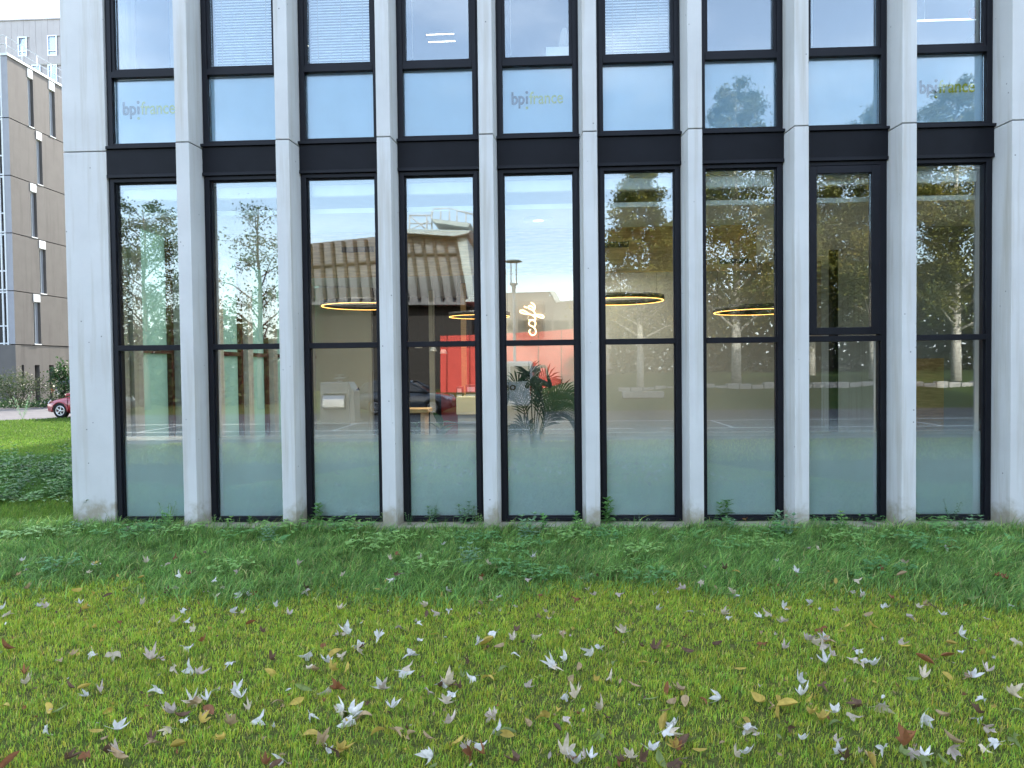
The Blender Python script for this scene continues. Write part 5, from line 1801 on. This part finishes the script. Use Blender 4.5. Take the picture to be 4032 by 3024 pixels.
# ------------------------------------------------------------------ fallen leaves
def maple(seed, curl, fold):
    r_ = random.Random(seed)
    lob = [(-150, .38), (-122, .66), (-98, .48), (-76, .66), (-58, .95), (-42, .66), (-28, .46), (-15, .74), (0, 1.1), (15, .74), (28, .46), (42, .66), (58, .95), (76, .66), (98, .48), (122, .66), (150, .38)]
    pts = [(0.0, -.05)]
    for a, r in lob:
        rr = r * r_.uniform(.88, 1.1); a = math.radians(a + r_.uniform(-4, 4))
        pts.append((rr * math.sin(a), rr * math.cos(a)))
    v = [(0.0, .12)] + pts
    # an inner ring so the blade can bend
    n = len(pts)
    inner = [(p[0] * .45, .12 + (p[1] - .12) * .45) for p in pts]
    vv = v[:1] + inner + pts
    f = []
    for i in range(n):
        j = (i + 1) % n
        f.append((0, 1 + i, 1 + j)); f.append((1 + i, 1 + n + i, 1 + n + j, 1 + j))
    out = []
    ph = r_.uniform(0, 6)
    for (x, y) in vv:
        r2 = x * x + y * y
        z = curl * r2 * .55 + fold * abs(x) * .8 + .10 * math.sin(4 * x + ph) * math.sqrt(r2) + .08 * math.sin(5 * y + ph * 2) * math.sqrt(r2)
        out.append((x * (1 - .25 * abs(fold)), y * (1 - .12 * abs(curl)), z))
    b = len(out)
    out += [(-.02, -.04, 0), (.02, -.04, 0), (.03, -.75, .12), (0, -.75, .12)]
    f.append((b, b + 1, b + 2, b + 3))
    return out, f


def oval(seed, curl, fold):
    r_ = random.Random(seed)
    n = 6; out = []; f = []
    for i in range(n + 1):
        t = i / n
        w = .36 * math.sin(PI * (t * .94 + .03)) ** .75
        z = curl * (t - .5) ** 2 * 1.6
        out += [(-w, t * 1.5 - .75, z + fold * w), (0, t * 1.5 - .75, z), (w, t * 1.5 - .75, z + fold * w)]
    for i in range(n):
        a = i * 3
        f += [(a, a + 1, a + 4, a + 3), (a + 1, a + 2, a + 5, a + 4)]
    b = len(out)
    out += [(-.015, -.74, curl * .4), (.015, -.74, curl * .4), (.015, -1.05, curl * .4 + .08), (-.015, -1.05, curl * .4 + .08)]
    f.append((b, b + 1, b + 2, b + 3))
    return out, f


SHAPES = [maple(1, .9, .5), maple(2, -.9, .5), maple(3, 1.3, .35), maple(4, .55, 1.2), maple(5, -.6, .9), maple(6, 1.5, .3), maple(9, .4, -.9),
          oval(7, .5, .3), oval(8, .9, .6), oval(9, -.6, .4), oval(10, .3, 1.0)]
LEAFCOL = {
    'white': ((.66, .63, .58), 'white maple leaf', 'pale maple leaves on the lawn'),
    'cream': ((.60, .50, .36), 'cream coloured maple leaf', 'cream leaves on the lawn'),
    'pink': ((.54, .44, .37), 'pinkish maple leaf', 'pinkish leaves on the lawn'),
    'brown': ((.14, .08, .05), 'dark brown leaf', 'brown leaves on the lawn'),
    'rust': ((.27, .11, .045), 'rust orange leaf', 'rust orange leaves on the lawn'),
    'tan': ((.40, .28, .15), 'tan leaf', 'tan leaves on the lawn'),
    'yellow': ((.50, .36, .08), 'yellow leaf', 'yellow leaves on the lawn'),
    'green': ((.22, .27, .09), 'yellow green leaf', 'yellow green leaves on the lawn'),
}
def vary_each(m):
    nt = m.node_tree
    p = [n for n in nt.nodes if n.type == 'BSDF_PRINCIPLED'][0]
    src = p.inputs['Base Color'].links[0].from_socket
    oi = nt.nodes.new('ShaderNodeObjectInfo')
    hs = nt.nodes.new('ShaderNodeHueSaturation')
    nt.links.new(_mr(nt, oi.outputs['Random'], 0, 1, .68, 1.1), hs.inputs['Value'])
    nt.links.new(src, hs.inputs['Color'])
    nt.links.new(hs.outputs['Color'], p.inputs['Base Color'])
    return m


LEAFMAT = {k: mat(k + '_dry_leaf', c[0], .7, .25, vary=.28, scale=2.6, bump=.25, bscale=6, trans=.22) for k, c in LEAFCOL.items()}
for m_ in LEAFMAT.values(): vary_each(m_)
SHAPEWORD = ['curled', 'domed', 'deeply curled', 'folded', 'bent', 'cupped', 'arched', 'oval', 'curled oval', 'arched oval', 'folded oval']
ORDINAL = ['first', 'second', 'third', 'fourth', 'fifth', 'sixth', 'seventh', 'eighth', 'last']
LMESH = {}
def leaf_mesh(si, k):
    if (si, k) not in LMESH:
        m = MB(); m.add(SHAPES[si][0], SHAPES[si][1], True)
        LMESH[(si, k)] = m.mesh('leaf', LEAFMAT[k])
    return LMESH[(si, k)]


def s2(lst, ox):      # positions read off three enlarged views of the lawn
    return [(ox + u / 1.58, 2000 + v / 1.58) for u, v in lst]


LP = {'cream': [], 'white': [], 'pink': [], 'brown': [], 'rust': [], 'tan': [], 'yellow': [], 'green': []}
LP['white'] += s2([(135, 370), (880, 590), (1325, 480), (1380, 490), (1500, 540), (1530, 530), (1335, 555), (1135, 630), (1075, 705), (1155, 695), (1440, 650), (1510, 655), (575, 375), (265, 570), (250, 605), (1710, 615), (2110, 625),
                   (2150, 770), (1205, 750), (1160, 850), (1915, 900), (700, 900), (580, 890), (1085, 990), (1200, 990), (1440, 950), (2125, 915), (2045, 960), (1920, 990), (975, 1140), (1195, 1190), (1215, 1175), (1465, 1150), (1550, 1240),
                   (1580, 1300), (1930, 1275), (2130, 1250), (2175, 1305), (1055, 1360), (1145, 1310), (1125, 460), (545, 445), (540, 1170), (160, 1085), (1760, 1540), (295, 1350), (40, 670), (10, 620), (910, 370), (500, 600)], 0)
LP['pink'] += s2([(1090, 505), (1225, 1020), (1000, 940), (1070, 1260), (620, 1130), (730, 1520), (1050, 390), (290, 620), (940, 935), (1480, 440), (1850, 390), (1800, 655)], 0)
LP['brown'] += s2([(1040, 525), (670, 545), (1130, 1290), (1640, 765), (640, 1490), (1900, 500), (1690, 940), (2090, 1520), (430, 1110), (1710, 1600), (940, 1440)], 0)
LP['rust'] += s2([(1300, 1260), (30, 870), (740, 700), (1560, 710), (1590, 525), (1170, 445), (2105, 1115), (530, 1510), (1255, 830), (150, 1020), (1650, 1590), (50, 1580), (1080, 340), (2010, 840)], 0)
LP['tan'] += s2([(105, 455), (1435, 1340), (1220, 1205), (660, 1420), (1730, 1190), (450, 905), (380, 945), (1270, 1290), (170, 500), (2010, 1430)], 0)
LP['yellow'] += s2([(470, 512), (525, 628), (525, 1110), (1250, 1330), (1390, 1420), (1925, 1390), (1100, 1480), (2140, 1500), (600, 1385), (1180, 510), (1700, 1010), (2060, 995), (1850, 1190), (730, 470), (880, 470), (690, 1240), (30, 1210)], 0)
LP['green'] += s2([(1340, 1130), (2080, 890), (1880, 1110), (1240, 320), (380, 1250)], 0)
LP['white'] += s2([(700, 265), (370, 350), (1260, 340), (75, 465), (385, 480), (720, 500), (990, 390), (1055, 550), (600, 605), (740, 640), (1155, 605), (1360, 685), (545, 710), (100, 770), (300, 790), (185, 855), (165, 870), (560, 810),
                   (1140, 815), (1140, 895), (920, 835), (1440, 760), (1020, 775), (1270, 780), (510, 910), (450, 1010), (465, 985), (1470, 930), (1380, 980), (1640, 890), (1670, 870), (1740, 1045), (700, 1105), (725, 1095), (890, 1030),
                   (320, 1125), (1530, 1175), (1460, 1150), (730, 1190), (85, 1250), (120, 1310), (1685, 1240), (2080, 1375), (2105, 1385), (640, 1530), (920, 1460), (1460, 1520), (1620, 1545), (1880, 1540), (1990, 1500), (2030, 635), (1830, 760), (380, 1230)], 1300)
LP['pink'] += s2([(560, 350), (430, 450), (1225, 480), (1340, 650), (670, 645), (420, 730), (615, 1130), (1225, 1110), (1000, 1265), (1460, 1320), (740, 1330), (850, 1480), (1600, 510), (2010, 530), (2170, 510), (1790, 520), (1590, 1540), (1650, 540)], 1300)
LP['brown'] += s2([(255, 630), (1660, 460), (865, 945), (1150, 750), (1830, 1560), (2010, 875), (2130, 1560), (1165, 1560), (1930, 1560), (1410, 1360), (1720, 1280), (800, 1110)], 1300)
LP['rust'] += s2([(410, 320), (45, 1110), (880, 1510), (960, 1520), (1510, 1570), (2100, 1115), (1540, 560), (950, 470), (1310, 540), (2150, 1480)], 1300)
LP['tan'] += s2([(1550, 975), (400, 1380), (490, 1390), (200, 1280), (1220, 1330), (1890, 1090), (600, 1420), (1050, 860), (1500, 1040), (2090, 1250), (930, 590)], 1300)
LP['yellow'] += s2([(290, 510), (980, 830), (980, 1045), (1660, 1070), (1340, 1295), (1420, 1230), (60, 1490), (2090, 1330), (20, 900), (1940, 950), (700, 540), (640, 780), (110, 980), (300, 1370), (1100, 1395)], 1300)
LP['green'] += s2([(1670, 1400), (1090, 1390), (2050, 1560), (640, 1590), (820, 1040), (1770, 940), (2000, 1190), (1080, 990)], 1300)
LP['white'] += s2([(410, 535), (430, 545), (680, 370), (930, 290), (140, 645), (340, 665), (370, 675), (575, 675), (630, 650), (890, 590), (1165, 480), (1335, 625), (1365, 610), (1550, 620), (1700, 670), (1980, 680), (2140, 605),
                   (1815, 780), (900, 835), (1820, 890), (2170, 815), (1190, 880), (980, 960), (1190, 960), (1270, 965), (1585, 1040), (815, 1070), (825, 1150), (1300, 1215), (1320, 1200), (1135, 1270), (1575, 1275), (1955, 1170),
                   (2130, 1150), (500, 1360), (515, 1340), (830, 1440), (1340, 1480), (420, 1540), (1060, 1520), (1960, 1470), (2040, 1450), (20, 1360), (210, 495), (800, 440), (1470, 390), (330, 1165), (1230, 960), (480, 1370)], 2632)
LP['pink'] += s2([(85, 505), (110, 500), (1200, 555), (1150, 520), (1495, 680), (945, 860), (855, 805), (1020, 915), (1160, 925), (720, 870), (1960, 1355), (2000, 1370), (1525, 1505), (1770, 1490), (1040, 1450), (1980, 1015), (700, 700), (1060, 645)], 2632)
LP['brown'] += s2([(290, 840), (740, 1350), (350, 420), (1190, 1210), (110, 890), (40, 1590), (1100, 1540), (1640, 600), (950, 1090), (1930, 1270)], 2632)
LP['rust'] += s2([(2080, 470), (2110, 480), (2040, 465), (590, 840), (1590, 940), (215, 1185), (945, 740), (1490, 1450), (1740, 905), (470, 90), (1400, 560), (1330, 400), (1730, 280), (1480, 1400)], 2632)
LP['tan'] += s2([(1720, 1280), (575, 760), (105, 1195), (1455, 460), (650, 1220), (1250, 1530), (980, 820), (1880, 1035), (1240, 660), (300, 500), (1770, 1450), (10, 1120)], 2632)
LP['yellow'] += s2([(1960, 900), (1475, 860), (580, 870), (890, 1170), (680, 1190), (480, 1315), (200, 1500), (1260, 1580), (1270, 730), (1110, 725), (1740, 1030), (690, 1250), (580, 1195), (880, 1280), (420, 430), (1040, 495), (740, 620), (50, 1480), (1760, 830), (450, 990)], 2632)
LP['green'] += s2([(2150, 1420), (1700, 1550), (1440, 1500), (1050, 1320), (130, 1440), (1900, 560), (980, 440), (500, 830), (1520, 1060), (1560, 1560), (2170, 1250)], 2632)

_w = LP['white']
LP['cream'] = [q for i, q in enumerate(_w) if i % 5 in (1, 3)]
LP['white'] = [q for i, q in enumerate(_w) if i % 5 not in (1, 3)]
count = 0
used = []
for k, pl in LP.items():
    for (px, py) in pl:
        p = gnd(px, py, GZ + .045)
        used.append((k, p))
# a heap on the bottom edge first: keep the 300 that show largest, the rest become litter
used.sort(key=lambda e: e[1][1])
extra = []
for k, p in used:
    if random.random() < .14:
        extra.append((random.choice(('tan', 'pink', 'white', 'yellow', 'brown')), p + np.array([random.uniform(-.09, .09), random.uniform(-.06, .06), 0])))
used = sorted(used + extra, key=lambda e: e[1][1])
single, rest = used[:300], used[300:]
for k, p in single:
    count += 1
    if k in ('white', 'pink', 'cream'):
        si = random.choice((0, 1, 2, 3, 4, 5, 6))
    elif k in ('brown', 'rust'):
        si = random.choice((1, 2, 3, 5, 8, 10))
    else:
        si = random.choice((7, 8, 9, 10, 7, 0, 4))
    s = random.uniform(.048, .082) * (1.0 if k in ('white', 'pink', 'brown', 'rust', 'cream') else .95)
    if k in ('brown',): s *= .85
    o = link('fallen_leaf', leaf_mesh(si, k))
    lift = .028 if p[1] < -2.2 else .085
    o.location = (p[0], p[1], GZ + lift + random.uniform(0, .015))
    tl = .34 if random.random() < .78 else .9
    o.rotation_euler = (random.gauss(0, tl), random.gauss(0, tl), random.uniform(0, 6.3))
    o.scale = (s * random.uniform(.6, 1.0), s, s * random.uniform(.8, 1.4))
    ang = math.degrees(math.atan2(p[0] - CAM[0], p[1] - CAM[1]))
    bay = min(8, max(0, int((ang + 36) / 8)))
    zone = 'in the long grass' if p[1] > -2.2 else ('near the long grass' if p[1] > -3.0 else ('mid lawn' if p[1] > -3.8 else ('nearer the camera' if p[1] > -4.4 else 'at the front edge')))
    size = 'large ' if s > .066 else ('small ' if s < .053 else '')
    lab = size + SHAPEWORD[si] + ' ' + LEAFCOL[k][1] + ' ' + zone + ', towards the ' + ORDINAL[bay] + ' window'
    tag(o, lab, 'leaf', LEAFCOL[k][2])

# the person taking the picture, seen only in the glass
def person_body():
    z = GZ
    J = [('pel', (-.12, -8.58, z + 1.0), .155), ('wst', (-.12, -8.58, z + 1.18), .15), ('chs', (-.12, -8.57, z + 1.42), .17), ('shl', (-.12, -8.57, z + 1.55), .12), ('nck', (-.12, -8.55, z + 1.66), .06),
         ('jaw', (-.12, -8.53, z + 1.745), .075), ('hed', (-.12, -8.54, z + 1.83), .095), ('crn', (-.12, -8.54, z + 1.90), .07)]
    E_ = [('pel', 'wst'), ('wst', 'chs'), ('chs', 'shl'), ('shl', 'nck'), ('nck', 'jaw'), ('jaw', 'hed'), ('hed', 'crn')]
    for sg, n_ in ((-1, 'l'), (1, 'r')):
        J += [('hip' + n_, (-.12 + sg * .10, -8.58, z + .93), .11), ('kne' + n_, (-.12 + sg * .12, -8.55, z + .52), .075), ('ank' + n_, (-.12 + sg * .13, -8.60, z + .10), .05), ('toe' + n_, (-.12 + sg * .14, -8.42, z + .045), .042),
              ('sho' + n_, (-.12 + sg * .20, -8.57, z + 1.53), .075), ('elb' + n_, (-.12 + sg * .30 + .05, -8.40, z + 1.42), .055), ('wri' + n_, (.022 + sg * .115, -8.235, z + 1.80), .034), ('plm' + n_, (.022 + sg * .10, -8.20, z + 1.885), .034)]
        E_ += [('pel', 'hip' + n_), ('hip' + n_, 'kne' + n_), ('kne' + n_, 'ank' + n_), ('ank' + n_, 'toe' + n_), ('shl', 'sho' + n_), ('sho' + n_, 'elb' + n_), ('elb' + n_, 'wri' + n_), ('wri' + n_, 'plm' + n_)]
        for f_ in range(5):
            zz = z + 1.865 + f_ * .022
            J += [('f%d%sa' % (f_, n_), (.022 + sg * .098, -8.178, zz), .0095), ('f%d%sb' % (f_, n_), (.022 + sg * (.088 if f_ else .06), -8.186 + (.0 if f_ else -.012), zz + .004), .0085)]
            E_ += [('plm' + n_, 'f%d%sa' % (f_, n_)), ('f%d%sa' % (f_, n_), 'f%d%sb' % (f_, n_))]
    ix = {n: i for i, (n, _, _) in enumerate(J)}
    me = bpy.data.meshes.new('body')
    me.from_pydata([p for _, p, _ in J], [(ix[a], ix[b]) for a, b in E_], [])
    o = bpy.data.objects.new('body', me)
    COL.objects.link(o)
    sk = o.modifiers.new('skin', 'SKIN')
    for i, (_, _, r) in enumerate(J):
        me.skin_vertices[0].data[i].radius = (r, r)
    me.skin_vertices[0].data[0].use_root = True
    o.modifiers.new('sub', 'SUBSURF').levels = 2
    dg = bpy.context.evaluated_depsgraph_get()
    res = bpy.data.meshes.new_from_object(o.evaluated_get(dg))
    bpy.data.objects.remove(o)
    return res


M_SKIN = mat('skin', (.45, .28, .21), .55, .4, vary=.06)
M_JACKET = mat('grey_green_jacket', (.10, .115, .10), .9, .2, vary=.15)
M_TROUSER = mat('dark_trousers', (.03, .035, .05), .9, .2, vary=.15)
M_HAIR = mat('grey_hair', (.22, .21, .20), .8, .2, vary=.2)
pers = thing('person', 'person in a grey green jacket holding up a phone, mirrored behind the palm', 'person', (-.12, -8.58, GZ))
bm_ = person_body()
bm_.materials.clear()
for m_ in (M_JACKET, M_TROUSER, M_SKIN, M_BLACK): bm_.materials.append(m_)
for p_ in bm_.polygons:
    c = p_.center
    zz = c[2] - GZ
    p_.use_smooth = True
    p_.material_index = 2 if (zz > 1.67 and c[1] < -8.4) or (c[1] > -8.27 and zz > 1.7) else (3 if zz < .11 else (1 if zz < 1.0 and c[1] < -8.3 else 0))
for v_ in bm_.vertices: v_.co -= Vector((-.12, -8.58, GZ))
link('body', bm_, pers)
m = MB(); m.lathe([(.0, .115), (.06, .10), (.10, .05), (.108, 0), (.10, -.05)], (-.12, -8.56, GZ + 1.845), 18); m.build('hair', M_HAIR, pers)
m = MB(); m.tube([(-.12, -8.455, GZ + 1.83), (-.12, -8.43, GZ + 1.795), (-.12, -8.45, GZ + 1.785)], [.012, .016, .010], 6); m.build('nose', M_SKIN, pers)
for sg in (-1, 1):
    m = MB(); m.lathe([(0, -.014), (.012, -.006), (.012, .006), (0, .014)], (-.12 + sg * .036, -8.462, GZ + 1.835), 8); m.build('eye', M_BLACK, pers)
    m = MB(); m.lathe([(0, -.03), (.014, -.015), (.016, .012), (0, .03)], (-.12 + sg * .098, -8.545, GZ + 1.82), 8); m.build('ear', M_SKIN, pers)
m = MB(); m.box(-.16, -8.462, GZ + 1.752, -.08, -8.45, GZ + 1.760); m.build('mouth', M_REDBROWN, pers)
ph = thing('phone', 'black phone held up sideways in both hands of the person', 'phone', (.022, -8.182, 1.838))
MB().box(-.058, -8.188, 1.800, .102, -8.180, 1.876).build('case', M_BLACK, ph, bevel=.003)
MB().box(-.052, -8.1895, 1.805, .096, -8.1885, 1.871).build('screen', M_CARGLASS, ph)

# leaf litter too small to pick apart: one mass
m = {}
vs5, fs5, cs5, nb_ = [], [], [], 0
litcol = [np.array(LEAFCOL[k][0]) for k in ('tan', 'brown', 'yellow', 'green', 'pink', 'rust', 'white')]
for k, p in rest:
    si = random.choice((0, 1, 2, 3, 4, 5, 6)) if k in ('white', 'pink', 'rust', 'cream') else random.choice((7, 8, 9, 10, 2, 3))
    v = np.array(SHAPES[si][0]) * np.array([random.uniform(.6, 1), 1, 1]) * random.uniform(.042, .068)
    v = xform(v, random.uniform(0, 6.3), random.gauss(0, .4), random.gauss(0, .4), (p[0], p[1], GZ + (.03 if p[1] < -2.2 else .09) + random.uniform(0, .02)))
    b = len(vs5); vs5.extend(map(tuple, v)); fs5.extend([tuple(i + b for i in f) for f in SHAPES[si][1]]); cs5.extend([np.array(LEAFCOL[k][0]) * random.uniform(.75, 1.05)] * len(v))
for k in range(560):
    y = -5.2 + 3.7 * random.random() ** 1.1; x = random.uniform(-1, 1) * ((y + 8.4) * .78 + .3)
    sh = SHAPES[random.choice((7, 8, 9, 10, 10, 0, 3))]
    v = np.array(sh[0]) * random.uniform(.010, .026)
    v = xform(v, random.uniform(0, 6.3), random.uniform(-.8, .8), random.uniform(-.8, .8), (x, y, GZ + random.uniform(.018, .045) + (.04 if y > -2.1 else 0)))
    c = litcol[random.choices(range(7), (5, 4, 4, 3, 2, 3, 1.5))[0]] * random.uniform(.6, 1.1)
    b = len(vs5); vs5.extend(map(tuple, v)); fs5.extend([tuple(i + b for i in f) for f in sh[1]]); cs5.extend([c] * len(v))
me = tint_mesh('leaf_litter', np.array(vs5), np.array([i for f in fs5 for i in f], np.int32), np.array([len(f) for f in fs5], np.int32), np.array(cs5), M_LEAF)
tag(link('leaf_litter', me), kind='stuff')
print('leaves', count)
